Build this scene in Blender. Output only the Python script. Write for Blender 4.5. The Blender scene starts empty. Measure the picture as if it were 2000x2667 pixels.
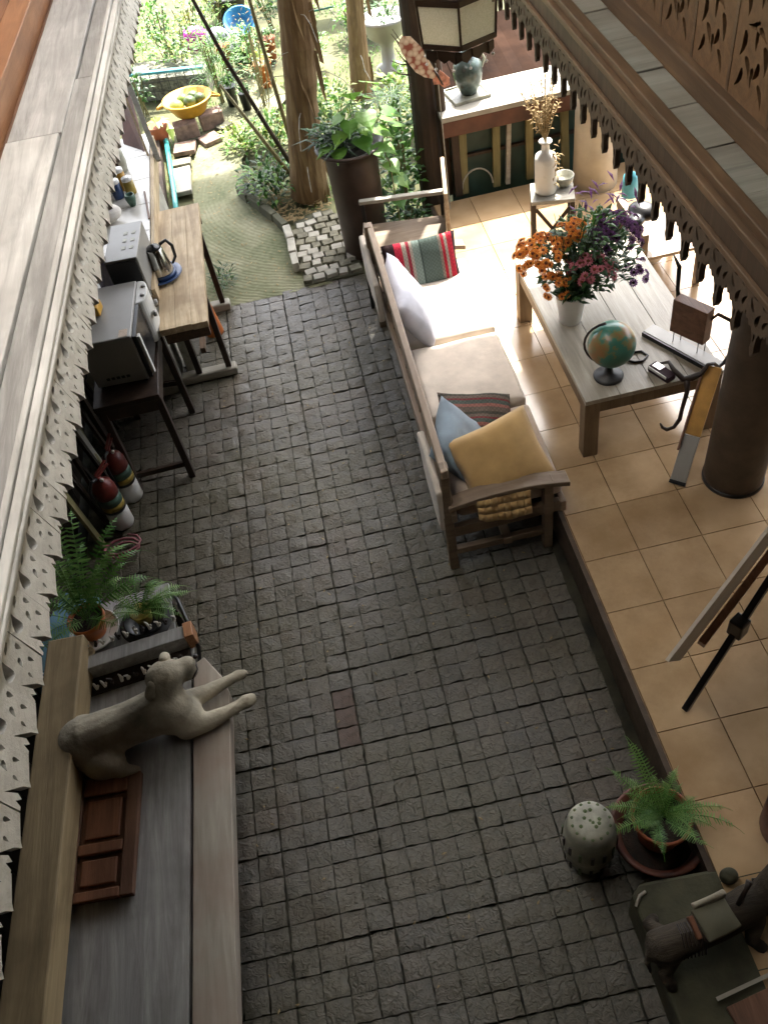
import bpy, bmesh, math, random
from mathutils import Vector, Matrix, noise
random.seed(7)
SKX=.02
SC=bpy.context.scene; COL=SC.collection
# ---------------------------------------------------------------- camera
YAW,PITCH,ROLL=math.radians(0.84946),math.radians(48.97137),math.radians(-12.43067)
fw=Vector((math.sin(YAW)*math.cos(PITCH),math.cos(YAW)*math.cos(PITCH),-math.sin(PITCH)))
r0=Vector((math.cos(YAW),-math.sin(YAW),0)); u0=r0.cross(fw)
rr=math.cos(ROLL)*r0+math.sin(ROLL)*u0; uu=-math.sin(ROLL)*r0+math.cos(ROLL)*u0
cam=bpy.data.objects.new('camera',bpy.data.cameras.new('camera')); COL.objects.link(cam)
cam.matrix_world=Matrix(((rr.x,uu.x,-fw.x,0),(rr.y,uu.y,-fw.y,0),(rr.z,uu.z,-fw.z,3.55),(0,0,0,1)))
cam.data.sensor_fit='VERTICAL'; cam.data.sensor_height=36; cam.data.lens=36*2300/2667
cam.data.clip_start=.05; cam.data.clip_end=500
SC.camera=cam
# ---------------------------------------------------------------- sky, sun, exposure
W=bpy.data.worlds.new('World'); SC.world=W; W.use_nodes=True
nt=W.node_tree; nt.nodes.clear()
sky=nt.nodes.new('ShaderNodeTexSky'); sky.sky_type='NISHITA'; sky.sun_disc=False
SUN_EL,SUN_AZ=math.radians(58),math.radians(25)      # azimuth from +Y towards +X
sky.sun_elevation=SUN_EL; sky.sun_rotation=SUN_AZ
sky.air_density=1.0; sky.dust_density=4.0; sky.ozone_density=.4
bg=nt.nodes.new('ShaderNodeBackground'); bg.inputs[1].default_value=0.15
ow=nt.nodes.new('ShaderNodeOutputWorld'); hz=nt.nodes.new('ShaderNodeHueSaturation'); hz.inputs['Saturation'].default_value=.45; nt.links.new(sky.outputs[0],hz.inputs['Color']); nt.links.new(hz.outputs[0],bg.inputs[0]); nt.links.new(bg.outputs[0],ow.inputs[0])
sl=bpy.data.lights.new('sun','SUN'); sl.energy=2.6; sl.angle=math.radians(1.2); sl.color=(1,.95,.86)
so=bpy.data.objects.new('sun',sl); COL.objects.link(so)
sd=Vector((math.sin(SUN_AZ)*math.cos(SUN_EL),math.cos(SUN_AZ)*math.cos(SUN_EL),math.sin(SUN_EL)))
so.rotation_euler=sd.to_track_quat('Z','Y').to_euler()
SC.view_settings.view_transform='Standard'; SC.view_settings.look='None'; SC.view_settings.gamma=1
SC.view_settings.use_curve_mapping=False
SC.view_settings.exposure=2.95
SC.render.engine='CYCLES'
SC.cycles.max_bounces=7; SC.cycles.diffuse_bounces=4; SC.cycles.glossy_bounces=3; SC.cycles.transmission_bounces=4

# ---------------------------------------------------------------- materials
def srgb(h):
    if isinstance(h,(tuple,list)): return (*h[:3],1)
    h=h.lstrip('#'); c=[int(h[i:i+2],16)/255 for i in (0,2,4)]
    return tuple((x/12.92 if x<=.04045 else ((x+.055)/1.055)**2.4) for x in c)+(1,)
class NT:
    def __init__(s,name,rough=.7,metal=0.0,spec=.5):
        s.m=bpy.data.materials.new(name); s.m.use_nodes=True; s.t=s.m.node_tree
        s.b=s.t.nodes['Principled BSDF']; s.b.inputs['Roughness'].default_value=rough
        s.b.inputs['Metallic'].default_value=metal; s.b.inputs['Specular IOR Level'].default_value=spec
        s.tc=s.t.nodes.new('ShaderNodeTexCoord')
    def n(s,typ,**kw):
        x=s.t.nodes.new(typ)
        for k,v in kw.items():
            if k in x.inputs: x.inputs[k].default_value=v
            else: setattr(x,k,v)
        return x
    def l(s,a,b): s.t.links.new(a,b)
    def coord(s,scale=(1,1,1),src='Object'):
        mp=s.n('ShaderNodeMapping'); mp.inputs['Scale'].default_value=scale; s.l(s.tc.outputs[src],mp.inputs[0]); return mp.outputs[0]
    def noise(s,vec,scale,detail=4,rough=.55,dist=0):
        x=s.n('ShaderNodeTexNoise'); x.inputs['Scale'].default_value=scale; x.inputs['Detail'].default_value=detail
        x.inputs['Roughness'].default_value=rough; x.inputs['Distortion'].default_value=dist; s.l(vec,x.inputs['Vector']); return x.outputs['Fac']
    def ramp(s,fac,stops):
        x=s.n('ShaderNodeValToRGB'); e=x.color_ramp.elements
        while len(e)<len(stops): e.new(.5)
        for i,(p,c) in enumerate(stops): e[i].position=p; e[i].color=srgb(c)
        s.l(fac,x.inputs[0]); return x.outputs[0]
    def mix(s,fac,a,b,mode='MIX'):
        x=s.n('ShaderNodeMix',data_type='RGBA',blend_type=mode)
        for v,i in ((fac,0),(a,6),(b,7)):
            if hasattr(v,'is_linked'): s.l(v,x.inputs[i])
            else: x.inputs[i].default_value=v if i==0 else srgb(v)
        return x.outputs[2]
    def math(s,op,a,b=0.0):
        x=s.n('ShaderNodeMath',operation=op)
        for v,i in ((a,0),(b,1)):
            if hasattr(v,'is_linked'): s.l(v,x.inputs[i])
            else: x.inputs[i].default_value=v
        return x.outputs[0]
    def bump(s,h,strength=.3,dist=.01):
        x=s.n('ShaderNodeBump'); x.inputs['Strength'].default_value=strength; x.inputs['Distance'].default_value=dist
        s.l(h,x.inputs['Height']); s.l(x.outputs[0],s.b.inputs['Normal'])
    def col(s,c): s.l(c,s.b.inputs['Base Color']); return s.m
    def rgh(s,c): s.l(c,s.b.inputs['Roughness'])
    def rnd(s):
        o=s.n('ShaderNodeObjectInfo'); g=s.n('ShaderNodeNewGeometry')
        return s.math('FRACT',s.math('ADD',o.outputs['Random'],g.outputs['Random Per Island']))
def plain(name,c,rough=.6,metal=0,var=.12,sc=12,bump=.1,spec=.5):
    n=NT(name,rough,metal,spec); f=n.noise(n.coord(),sc,5)
    c=srgb(c); d=tuple(x*(1-var*2) for x in c[:3]); e=tuple(min(1,x*(1+var)) for x in c[:3])
    n.col(n.ramp(f,[(.3,d),(.7,e)])); n.bump(n.noise(n.coord(),sc*6,4),bump,.004)
    n.rgh(n.math('ADD',n.math('MULTIPLY',n.noise(n.coord(),sc*1.7,3),.2),rough-.1)); return n.m
def wood(name,dark,mid,light,axis='y',sc=1.0,rough=.6,stain=None,bump=.35,spec=.4):
    n=NT(name,rough,0,spec)
    k={'x':(1.2,14,14),'y':(14,1.2,14),'z':(14,14,1.2)}[axis]
    v=n.coord(tuple(a*sc for a in k)); f=n.noise(v,2.2,7,.65,.6)
    c=n.ramp(f,[(.25,dark),(.5,mid),(.75,light)])
    big=n.noise(n.coord(),3.0*sc,4,.6)
    c=n.mix(n.math('MULTIPLY',n.ramp(big,[(.42,(0,0,0)),(.62,(1,1,1))]),.55),c,stain or dark)
    r=n.rnd(); c=n.mix(.22,c,n.ramp(r,[(0,dark),(1,light)]))
    fine=n.noise(n.coord(tuple(a*sc*6 for a in k)),2.0,4,.7)
    n.bump(n.math('ADD',f,n.math('MULTIPLY',fine,.5)),bump,.004); return n.col(c)
def leafmat(name,c1,c2,rough=.45):
    n=NT(name,rough); r=n.rnd(); f=n.noise(n.coord(),9,2)
    c=n.ramp(n.math('FRACT',n.math('ADD',r,n.math('MULTIPLY',f,.5))),[(0,c1),(1,c2)])
    n.b.inputs['Transmission Weight'].default_value=0
    tr=n.n('ShaderNodeBsdfTranslucent'); n.l(c,tr.inputs[0]); n.l(c,n.b.inputs['Base Color'])
    mx=n.n('ShaderNodeMixShader'); mx.inputs[0].default_value=.35
    out=[x for x in n.t.nodes if x.type=='OUTPUT_MATERIAL'][0]
    n.l(n.b.outputs[0],mx.inputs[1]); n.l(tr.outputs[0],mx.inputs[2]); n.l(mx.outputs[0],out.inputs[0]); return n.m
def fabric(name,c,sc=1,rough=.95,var=.12):
    n=NT(name,rough,0,.2); f=n.noise(n.coord(),8*sc,5)
    c=srgb(c); n.col(n.ramp(f,[(.3,tuple(x*(1-var*1.6) for x in c[:3])),(.7,tuple(min(1,x*(1+var)) for x in c[:3]))]))
    w=n.noise(n.coord((400,60,400)),3,2); w2=n.noise(n.coord((60,400,400)),3,2)
    n.bump(n.math('ADD',n.math('ADD',w,w2),n.math('MULTIPLY',n.noise(n.coord(),14*sc,4),2.5)),.35,.004)
    n.b.inputs['Sheen Weight'].default_value=.25; return n.m
def stripes(name,axis,period,stops,rough=.95,pat=None):
    n=NT(name,rough,0,.15); sep=n.n('ShaderNodeSeparateXYZ'); n.l(n.tc.outputs['Object'],sep.inputs[0])
    v=n.math('FRACT',n.math('ADD',n.math('MULTIPLY',sep.outputs['XYZ'.index(axis)],1/period),10.0))
    x=n.n('ShaderNodeValToRGB'); x.color_ramp.interpolation='CONSTANT'; e=x.color_ramp.elements
    while len(e)<len(stops): e.new(.5)
    for i,(p,c) in enumerate(stops): e[i].position=p; e[i].color=srgb(c)
    n.l(v,x.inputs[0]); c=x.outputs[0]
    ck=n.n('ShaderNodeTexChecker'); ck.inputs['Scale'].default_value=90; n.l(n.tc.outputs['Object'],ck.inputs[0])
    ck.inputs[1].default_value=(1,1,1,1); ck.inputs[2].default_value=(.55,.55,.55,1)
    c=n.mix(.5,c,ck.outputs[0],'MULTIPLY')
    n.bump(n.noise(n.coord((500,500,500)),2,3),.3,.003); return n.col(c)
M={}
def build_mats():
    # paving setts: cleft stone, olive to slate grey by place
    n=NT('sett_stone',.6,0,.5); g=n.n('ShaderNodeNewGeometry'); r=n.rnd()
    base=n.ramp(r,[(0,'#37352f'),(.3,'#4a4740'),(.5,'#3f3e39'),(.7,'#524c43'),(.88,'#494239'),(1,'#5b554a')])
    pn=n.n('ShaderNodeTexNoise'); pn.inputs['Scale'].default_value=1.1; pn.inputs['Detail'].default_value=3; n.l(g.outputs['Position'],pn.inputs['Vector'])
    base=n.mix(n.ramp(pn.outputs['Fac'],[(.40,(0,0,0)),(.57,(.8,.8,.8))]),base,'#46432b')
    p2=n.n('ShaderNodeTexNoise'); p2.inputs['Scale'].default_value=2.3; p2.inputs['Detail'].default_value=4; n.l(g.outputs['Position'],p2.inputs['Vector'])
    base=n.mix(n.ramp(p2.outputs['Fac'],[(.55,(0,0,0)),(.72,(.5,.5,.5))]),base,'#594435')
    f=n.n('ShaderNodeTexNoise'); f.inputs['Scale'].default_value=42; f.inputs['Detail'].default_value=7; f.inputs['Distortion'].default_value=1.2; n.l(g.outputs['Position'],f.inputs['Vector'])
    base=n.mix(.45,base,n.ramp(f.outputs['Fac'],[(.3,'#302e29'),(.7,'#716b5e')]))
    n.bump(f.outputs['Fac'],.8,.008); n.rgh(n.math('ADD',n.math('MULTIPLY',f.outputs['Fac'],.40),.27)); M['sett']=n.col(base)
    M['sett_red']=plain('sett_red_stone','#54443a',.6,0,.2,40,.6)
    M['grout']=plain('grout','#2f2d20',.9,0,.45,9,.6)
    n=NT('terracotta_tile_glaze',.2,0,.5); g=n.n('ShaderNodeNewGeometry'); r=n.rnd()
    pn=n.n('ShaderNodeTexNoise'); pn.inputs['Scale'].default_value=5; pn.inputs['Detail'].default_value=5; n.l(g.outputs['Position'],pn.inputs['Vector'])
    c=n.mix(.5,n.ramp(r,[(0,'#9d8160'),(.35,'#b09470'),(.7,'#a88b67'),(1,'#c4a680')]),n.ramp(pn.outputs['Fac'],[(.3,'#8f7556'),(.7,'#bfa684')]))
    dn=n.n('ShaderNodeTexNoise'); dn.inputs['Scale'].default_value=1.4; dn.inputs['Detail'].default_value=7; dn.inputs['Roughness'].default_value=.7; n.l(g.outputs['Position'],dn.inputs['Vector'])
    c=n.mix(n.ramp(dn.outputs['Fac'],[(.46,(0,0,0)),(.66,(.6,.6,.6))]),c,'#7f6749')
    v=n.n('ShaderNodeTexVoronoi'); v.inputs['Scale'].default_value=4.3; n.l(g.outputs['Position'],v.inputs['Vector']); c=n.mix(n.ramp(v.outputs['Distance'],[(.012,(.7,.7,.7)),(.022,(0,0,0))]),c,'#4d3a2a')
    n.rgh(n.math('ADD',n.math('MULTIPLY',pn.outputs['Fac'],.22),.10)); n.bump(pn.outputs['Fac'],.04,.003); M['tile']=n.col(c)
    M['tilegrout']=plain('tile_grout','#8a6f52',.9,0,.35,8)
    M['edge']=plain('dark_concrete_edge','#4a3c2e',.8,0,.2,15,.4)
    M['white_wood']=wood('weathered_white_wood','#8c8a85','#cac8c3','#e8e6e0','y',.8,.75,'#8f8c86',.5)
    M['lit_fret']=wood('lit_fret_wood','#9b9994','#e0deda','#f6f5f2','z',1.2,.7,'#b9b6b0',.6)  # pale wood brightened in colour to stand for light on the fret face
    M['grey_plank']=wood('weathered_grey_plank','#6b6965','#9f9d99','#c6c4c0','y',1,.7,'#7d7b77',.6)
    M['orange_wood']=wood('orange_varnished_wood','#74492e','#9c6c48','#b88b66','y',1,.4,'#6b4630')
    M['brown_fret']=wood('brown_carved_wood','#30261d','#4d3f31','#63513f','z',1,.6,'#362a20')
    M['brown_rail']=wood('brown_rail_wood','#382b1e','#5b4733','#7b6145','y',1,.5,'#35281b')
    M['tan_panel']=wood('tan_carved_panel_wood','#42311f','#614a32','#775d41','z',1,.6,'#483622')
    M['ledge']=wood('grey_ledge_board','#5a5952','#7d7c72','#98978c','x',1,.45,'#665c4e')
    M['dark_wall']=wood('dark_plank_wall_wood','#1d1813','#2e261d','#3b3126','z',1,.8)
    M['ceil']=wood('ceiling_wood','#3a2c1e','#4d3b28','#5f4a33','x',1,.8)
    M['bench']=wood('grey_bench_plank','#666460','#959390','#bcbab5','y',.9,.5,'#54524d',.5)
    M['bench_front']=wood('tan_bench_plank','#7b7468','#a0988b','#bab1a2','y',.9,.6,'#94796b',.3)
    M['bench_back']=wood('yellow_brown_board','#6f6046','#9c8866','#bba680','y',.7,.7,'#4f4028',.5)
    M['teak']=wood('teak_frame_wood','#6e5a48','#93806c','#ab9983','y',1,.5)
    M['teakx']=wood('teak_arm_wood','#574737','#7a6854','#948270','x',1,.5)
    M['dark_teak']=wood('dark_stool_wood','#1b130e','#30231a','#46352a','z',1,.45)
    M['ctable']=wood('coffee_table_top_wood','#6f6659','#98907f','#b7b0a1','y',1,.4,'#8a8378')
    M['cleg']=wood('coffee_table_leg_wood','#51402f','#72604a','#8b775d','z',1,.5)
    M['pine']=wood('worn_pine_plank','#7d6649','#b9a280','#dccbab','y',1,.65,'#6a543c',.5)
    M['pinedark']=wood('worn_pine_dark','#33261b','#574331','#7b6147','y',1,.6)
    M['skid']=wood('pale_skid_wood','#777368','#9c988c','#b5b1a4','x',1,.7)
    M['door']=wood('red_brown_door_panel_wood','#57372a','#84573d','#9c6e50','y',1.2,.55,'#4a2e20')
    M['doorfr']=wood('door_frame_wood','#452e22','#6a4a37','#83614b','y',1.2,.55)
    M['cushion']=fabric('cream_seat_fabric','#c9bdaf'); M['cushion2']=fabric('pink_cream_fabric','#c0ad9c')
    M['tan']=fabric('mustard_fabric','#bd9c68'); M['blue']=fabric('blue_grey_fabric','#8b9ba8')
    M['wblue']=fabric('white_blue_fabric','#c3c4cf',.6,.95,.2)
    M['stripeA']=stripes('red_green_stripes','X',.43,[(0,'#39443f'),(.02,'#4d5852'),(.26,'#70675d'),(.30,'#8f1f2c'),(.34,'#8d8378'),(.38,'#a02735'),(.46,'#2b1d1f'),(.52,'#3a2c2c'),(.60,'#2b1d1f'),(.66,'#a3283a'),(.76,'#8d8378'),(.82,'#7b2a34'),(.86,'#8d8378'),(.9,'#6b7770')])
    M['stripeB']=stripes('muted_stripes','Y',.11,[(0,'#6e6258'),(.25,'#9a6a62'),(.4,'#57605a'),(.6,'#7a3f40'),(.7,'#6e6258'),(.85,'#4d4a42')])
    M['pot']=plain('brown_glazed_planter','#45352c',.45,0,.2,6,.2)
    M['terracotta']=plain('terracotta','#9a5434',.7,0,.2,10,.3); M['terra_dark']=plain('dark_terracotta','#5d3324',.5,0,.35,14,.3)
    M['soil']=plain('soil','#2a2018',.95,0,.4,30,1)
    M['white']=plain('white_plastic','#dddcd8',.35,0,.04,6,.05); M['offwhite']=plain('off_white_enamel','#c9c8c2',.4,0,.05,5,.05)
    M['greymetal']=plain('warm_grey_metal','#8f8d88',.4,.1,.06,5,.05); M['darkgrey']=plain('dark_grey_metal','#3c3b3b',.5,.1,.1,6,.05)
    M['black']=plain('black_plastic','#141416',.35,0,.1); M['steel']=plain('polished_steel','#b8b8b4',.16,1,.02,3,.02)
    M['bluepl']=plain('blue_enamel','#2f456b',.3,0,.1); M['yellow']=plain('yellow_plastic','#b98c2c',.5,0,.1); M['navy']=plain('navy_cup','#1c2530',.4)
    M['red']=plain('red_paint','#70281f',.4,0,.15); M['green_lab']=plain('green_label','#4d6a5a',.5); M['yel_lab']=plain('yellow_label','#a08a3c',.5)
    M['bluebox']=plain('blue_card','#5d8290',.7,0,.1); M['bluebox2']=plain('pale_blue_card','#7fa2b4',.7,0,.1)
    M['orange']=plain('orange_plastic','#b8662c',.5,0,.15); M['teal']=plain('teal_pipe','#3f9a96',.3,0,.1); M['tealp']=plain('teal_paint','#4b97a6',.5,0,.2)
    M['green_metal']=plain('green_frame_paint','#2f7a63',.5)
    M['concrete']=plain('mossy_concrete','#4b4a38',.9,0,.25,7,.6); M['palec']=plain('pale_concrete','#a5a195',.85,0,.15,9,.5)
    M['stone']=plain('carved_stone','#a59c88',.85,0,.28,7,1.0); M['stone_col']=plain('column_plaster','#b3aa99',.75,0,.12,5,.3); M['col_dark']=plain('brown_column_wood','#4a3d30',.6,0,.22,7,.4)
    M['brick']=plain('path_brick','#787462',.85,0,.25,20,.6); M['brick2']=plain('reddish_brick','#8a7264',.85,0,.25,20,.6)
    M['marble']=plain('white_tile','#c9c6bd',.3,0,.05,4,.05)
    M['greenpanel']=plain('dark_green_panel','#1f3a33',.6,0,.2,6,.2); M['ceramic']=plain('dark_celadon_ceramic','#4a5854',.2,0,.35,16,.1)
    M['drum']=plain('cracked_white_glaze','#a3a291',.45,0,.3,13,.4); M['drumg']=plain('green_glaze','#4d5f2e',.4,0,.3)
    M['bark']=wood('palm_bark','#3b2d1b','#765d3d','#a08a62','z',.7,.9,'#5e3f24',1.0)
    M['bark2']=wood('post_bark','#221a14','#3d3025','#554434','z',1,.8,'#201812',.8)
    M['bamboo']=wood('bamboo_stem','#4a4a2c','#77704a','#968a62','z',1,.7)
    M['leaf']=leafmat('leaf_green',(.02,.07,.012),(.07,.17,.03)); M['leafb']=leafmat('leaf_bright',(.06,.18,.02),(.18,.34,.05))
    M['leafy']=leafmat('leaf_yellow_green',(.16,.24,.04),(.4,.45,.12)); M['fern']=leafmat('fern_green',(.045,.14,.02),(.12,.27,.05))
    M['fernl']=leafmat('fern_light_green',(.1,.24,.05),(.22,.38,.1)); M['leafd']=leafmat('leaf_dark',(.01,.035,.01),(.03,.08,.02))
    M['dry']=leafmat('dried_flower',(.25,.17,.07),(.4,.3,.15),.8)
    M['fo']=leafmat('petal_orange',(.62,.17,.03),(.85,.40,.07),.6); M['fp']=leafmat('petal_pink',(.5,.12,.18),(.72,.32,.36),.6); M['fv']=leafmat('petal_purple',(.07,.02,.09),(.2,.08,.24),.6)
    M['eye_o']=plain('flower_eye','#6b3412',.8); M['eye_p']=plain('flower_eye_dark','#2b1420',.8)
    M['magenta']=plain('magenta_plastic','#b0309a',.4); M['sky_bl']=plain('sky_blue_plastic','#1d6f9c',.4)
    M['canvas']=plain('canvas_cloth','#b9b0a0',.8,0,.05); M['paper']=plain('crumpled_paper','#cfc9c0',.8,0,.1,9,.5)
    n=NT('globe_map',.3); f=n.noise(n.coord(),9,5,.6); M['globe']=n.col(n.ramp(f,[(.49,'#3d7566'),(.52,'#6f7550'),(.60,'#8a6840')]))
    n=NT('plastic_cup_wrap',.35); n.b.inputs['Alpha'].default_value=1; f=n.noise(n.coord((1,1,.4)),22,3); M['wrap']=n.col(n.ramp(f,[(.35,'#7d7aa0'),(.5,'#a9a6b8'),(.65,'#d2cfd8')]))
    n=NT('frosted_glass',.4); f=n.noise(n.coord((1,1,1)),160,2); n.bump(f,.6,.004); c=n.ramp(f,[(.3,'#e6e6da'),(.7,'#fbfaf2')]); n.l(c,n.b.inputs['Base Color'])
    tr=n.n('ShaderNodeBsdfTranslucent'); n.l(c,tr.inputs[0]); mx=n.n('ShaderNodeMixShader'); mx.inputs[0].default_value=.8; out=[x for x in n.t.nodes if x.type=='OUTPUT_MATERIAL'][0]
    n.l(n.b.outputs[0],mx.inputs[1]); n.l(tr.outputs[0],mx.inputs[2]); n.l(mx.outputs[0],out.inputs[0]); M['frost']=n.m
    M['rust']=plain('lantern_bronze','#3b2c1f',.5,.3); M['wing']=NT('butterfly_wing',.7).m
    n=NT('butterfly_wings',.7); v=n.n('ShaderNodeTexVoronoi'); v.inputs['Scale'].default_value=28; n.l(n.tc.outputs['Object'],v.inputs['Vector'])
    M['wing']=n.col(n.ramp(v.outputs['Distance'],[(.1,'#d8c8b4'),(.5,'#b9a48e'),(.7,'#8a4a3a')]))
    M['wing2']=plain('butterfly_red_wing','#c98a72',.7,0,.3,30); M['moss']=plain('mossy_path','#8a8a6a',.95,0,.25,4,.6)
    M['ground']=plain('garden_ground','#5f6040',.95,0,.35,1.6,.8); M['rustpan']=plain('rusty_brown_panel','#5e3a2a',.7,0,.3,4,.3)
    M['net']=plain('olive_net','#54513f',.8); M['driftwood']=wood('driftwood_carving_wood','#1f1a14','#40382d','#5f5546','x',1.3,.9,'#2a241b',1.2); M['branch']=plain('dark_twisted_wood','#2a1d16',.5,0,.3,20,.5)
    M['dark_sheet']=plain('dark_rusted_sheet','#2b1d15',.95,0,.4,3,.5,.05)
    M['plankY']=plain('yellow_board','#b98a3a',.5,0,.15); M['pinkh']=plain('pink_hose','#9a5a62',.5)
    M['water']=plain('planter_gravel','#7b7a6c',.9,0,.4,40,1)
    # curved stamped path: concentric score lines
    n=NT('stamped_path',.9); g=n.n('ShaderNodeNewGeometry')
    vm=n.n('ShaderNodeVectorMath',operation='DISTANCE'); n.l(g.outputs['Position'],vm.inputs[0]); vm.inputs[1].default_value=(.35,6.75,0)
    ring=n.math('SINE',n.math('MULTIPLY',n.math('ADD',vm.outputs['Value'],n.math('MULTIPLY',n.noise(g.outputs['Position'],6,3),.05)),190))
    f=n.noise(g.outputs['Position'],3,6); f2=n.noise(g.outputs['Position'],30,5)
    c=n.ramp(f,[(.35,'#4d5632'),(.5,'#6c6e4e'),(.68,'#858468')]); c=n.mix(.25,c,n.ramp(f2,[(.3,'#3f4430'),(.7,'#94907a')]))
    n.bump(n.math('ADD',n.math('MULTIPLY',ring,.5),n.math('MULTIPLY',f2,1.2)),.35,.005); M['path']=n.col(c)
build_mats()

# ---------------------------------------------------------------- builders
def worldloc(o):
    L=Vector((0,0,0))
    while o is not None: L+=o.location; o=o.parent
    return L
def meshobj(name,me,mat,parent=None,smooth=False,bevel=0,loc=None):
    o=bpy.data.objects.new(name,me); COL.objects.link(o)
    if mat is not None and not me.materials: me.materials.append(mat)
    if parent is not None: o.parent=parent
    if loc is not None: o.location=loc
    if smooth:
        for p in me.polygons: p.use_smooth=True
    if bevel:
        b=o.modifiers.new('bevel','BEVEL'); b.width=bevel; b.segments=2; b.limit_method='ANGLE'
    return o
class MB:
    """collects world-space geometry, build() links it as one mesh whose origin is the parent's origin"""
    def __init__(s,xf=None): s.b=bmesh.new(); s.xf=xf
    def _x(s,vs,m=None):
        if m is not None: bmesh.ops.transform(s.b,matrix=m,verts=vs)
        return vs
    def box(s,c,d,rot=None):
        vs=bmesh.ops.create_cube(s.b,size=1)['verts']
        m=Matrix.Translation(Vector(c))@(rot.to_4x4() if rot is not None else Matrix.Identity(4))@Matrix.Diagonal((*d,1))
        return s._x(vs,m)
    def bb(s,x0,x1,y0,y1,z0,z1): return s.box(((x0+x1)/2,(y0+y1)/2,(z0+z1)/2),(abs(x1-x0),abs(y1-y0),abs(z1-z0)))
    def bar(s,a,b,w,h,up=(0,0,1)):
        a,b=Vector(a),Vector(b); d=(b-a); L=d.length; d.normalize(); up=Vector(up)
        if abs(d.dot(up))>.97: up=Vector((0,1,0))
        x=d.cross(up).normalized(); z=x.cross(d)
        rot=Matrix((x,d,z)).transposed(); return s.box((a+b)/2,(w,L,h),rot)
    def tube(s,pts,r,seg=8,cap=True):
        pts=[Vector(p) for p in pts]; n=len(pts)
        if not isinstance(r,(list,tuple)): r=[r]*n
        rings=[]; prev=None
        for i,p in enumerate(pts):
            t=(pts[min(i+1,n-1)]-pts[max(i-1,0)]).normalized()
            if prev is None:
                a=Vector((0,0,1)) if abs(t.z)<.9 else Vector((1,0,0)); x=t.cross(a).normalized()
            else: x=(prev-t*prev.dot(t)).normalized()
            prev=x; y=t.cross(x)
            rings.append([s.b.verts.new(p+(x*math.cos(2*math.pi*k/seg)+y*math.sin(2*math.pi*k/seg))*r[i]) for k in range(seg)])
        for i in range(n-1):
            for k in range(seg): s.b.faces.new((rings[i][k],rings[i][(k+1)%seg],rings[i+1][(k+1)%seg],rings[i+1][k]))
        if cap:
            s.b.faces.new(rings[0][::-1]); s.b.faces.new(rings[-1])
    def lathe(s,c,prof,seg=28,sx=1,sy=1):
        c=Vector(c); rings=[]
        for r,z in prof:
            if r<1e-5: rings.append([s.b.verts.new(c+Vector((0,0,z)))])
            else: rings.append([s.b.verts.new(c+Vector((r*sx*math.cos(2*math.pi*k/seg),r*sy*math.sin(2*math.pi*k/seg),z))) for k in range(seg)])
        for A,B in zip(rings,rings[1:]):
            for k in range(seg):
                q=[A[k%len(A)],A[(k+1)%len(A)],B[(k+1)%len(B)],B[k%len(B)]]
                u=[]; [u.append(v) for v in q if v not in u]
                if len(u)>=3:
                    try: s.b.faces.new(u)
                    except ValueError: pass
    def sphere(s,c,r,rot=None,sub=3):
        vs=bmesh.ops.create_icosphere(s.b,subdivisions=sub,radius=1)['verts']
        rr_=r if isinstance(r,(tuple,list)) else (r,r,r)
        return s._x(vs,Matrix.Translation(Vector(c))@(rot.to_4x4() if rot is not None else Matrix.Identity(4))@Matrix.Diagonal((*rr_,1)))
    def poly(s,pts): 
        vs=[s.b.verts.new(Vector(p)) for p in pts]; return s.b.faces.new(vs)
    def prism(s,pts2,z0,z1,axis='z'):
        f=lambda p,z:(p[0],p[1],z) if axis=='z' else ((z,p[0],p[1]) if axis=='x' else (p[0],z,p[1]))
        a=[s.b.verts.new(f(p,z0)) for p in pts2]; b=[s.b.verts.new(f(p,z1)) for p in pts2]; n=len(a)
        s.b.faces.new(a[::-1]); s.b.faces.new(b)
        for i in range(n): s.b.faces.new((a[i],a[(i+1)%n],b[(i+1)%n],b[i]))
    def leaf(s,p,d,L,w,up=(0,0,1),droop=.2):
        p=Vector(p); d=Vector(d).normalized(); sd=d.cross(Vector(up))
        if sd.length<.05: sd=Vector((1,0,0))
        sd.normalize(); nrm=sd.cross(d)
        m=p+d*L*.45+nrm*L*.06; t=p+d*L-Vector((0,0,droop*L))
        v=[s.b.verts.new(x) for x in (p,m-sd*w/2-nrm*w*.12,t,m+sd*w/2-nrm*w*.12)]; mm=s.b.verts.new(m)
        for a,b in ((0,1),(1,2),(2,3),(3,0)): s.b.faces.new((v[a],v[b],mm))
    def build(s,name,mat,parent=None,smooth=False,bevel=0,loc=None):
        L=worldloc(parent) if parent is not None else (Vector(loc) if loc is not None else Vector((0,0,0)))
        if s.xf is not None: bmesh.ops.transform(s.b,matrix=s.xf,verts=s.b.verts)
        bmesh.ops.translate(s.b,vec=-L,verts=s.b.verts)
        bmesh.ops.recalc_face_normals(s.b,faces=s.b.faces)
        me=bpy.data.meshes.new(name); s.b.to_mesh(me); s.b.free()
        return meshobj(name,me,mat,parent,smooth,bevel,loc if parent is None else None)
def tag(o,label,cat,group=None,kind=None):
    if label: o['label']=label
    if cat: o['category']=cat
    if group: o['group']=group
    if kind: o['kind']=kind
    return o
def thing(name,label,cat,loc=(0,0,0),group=None):
    o=bpy.data.objects.new(name,None); COL.objects.link(o); o.location=loc; o.empty_display_size=.05
    return tag(o,label,cat,group)
def struct(o): o['kind']='structure'; return o
def RZ(a): return Matrix.Rotation(math.radians(a),3,'Z')
def about(c,a,ax='Z'): c=Vector(c); return Matrix.Translation(c)@Matrix.Rotation(math.radians(a),4,ax)@Matrix.Translation(-c)
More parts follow.
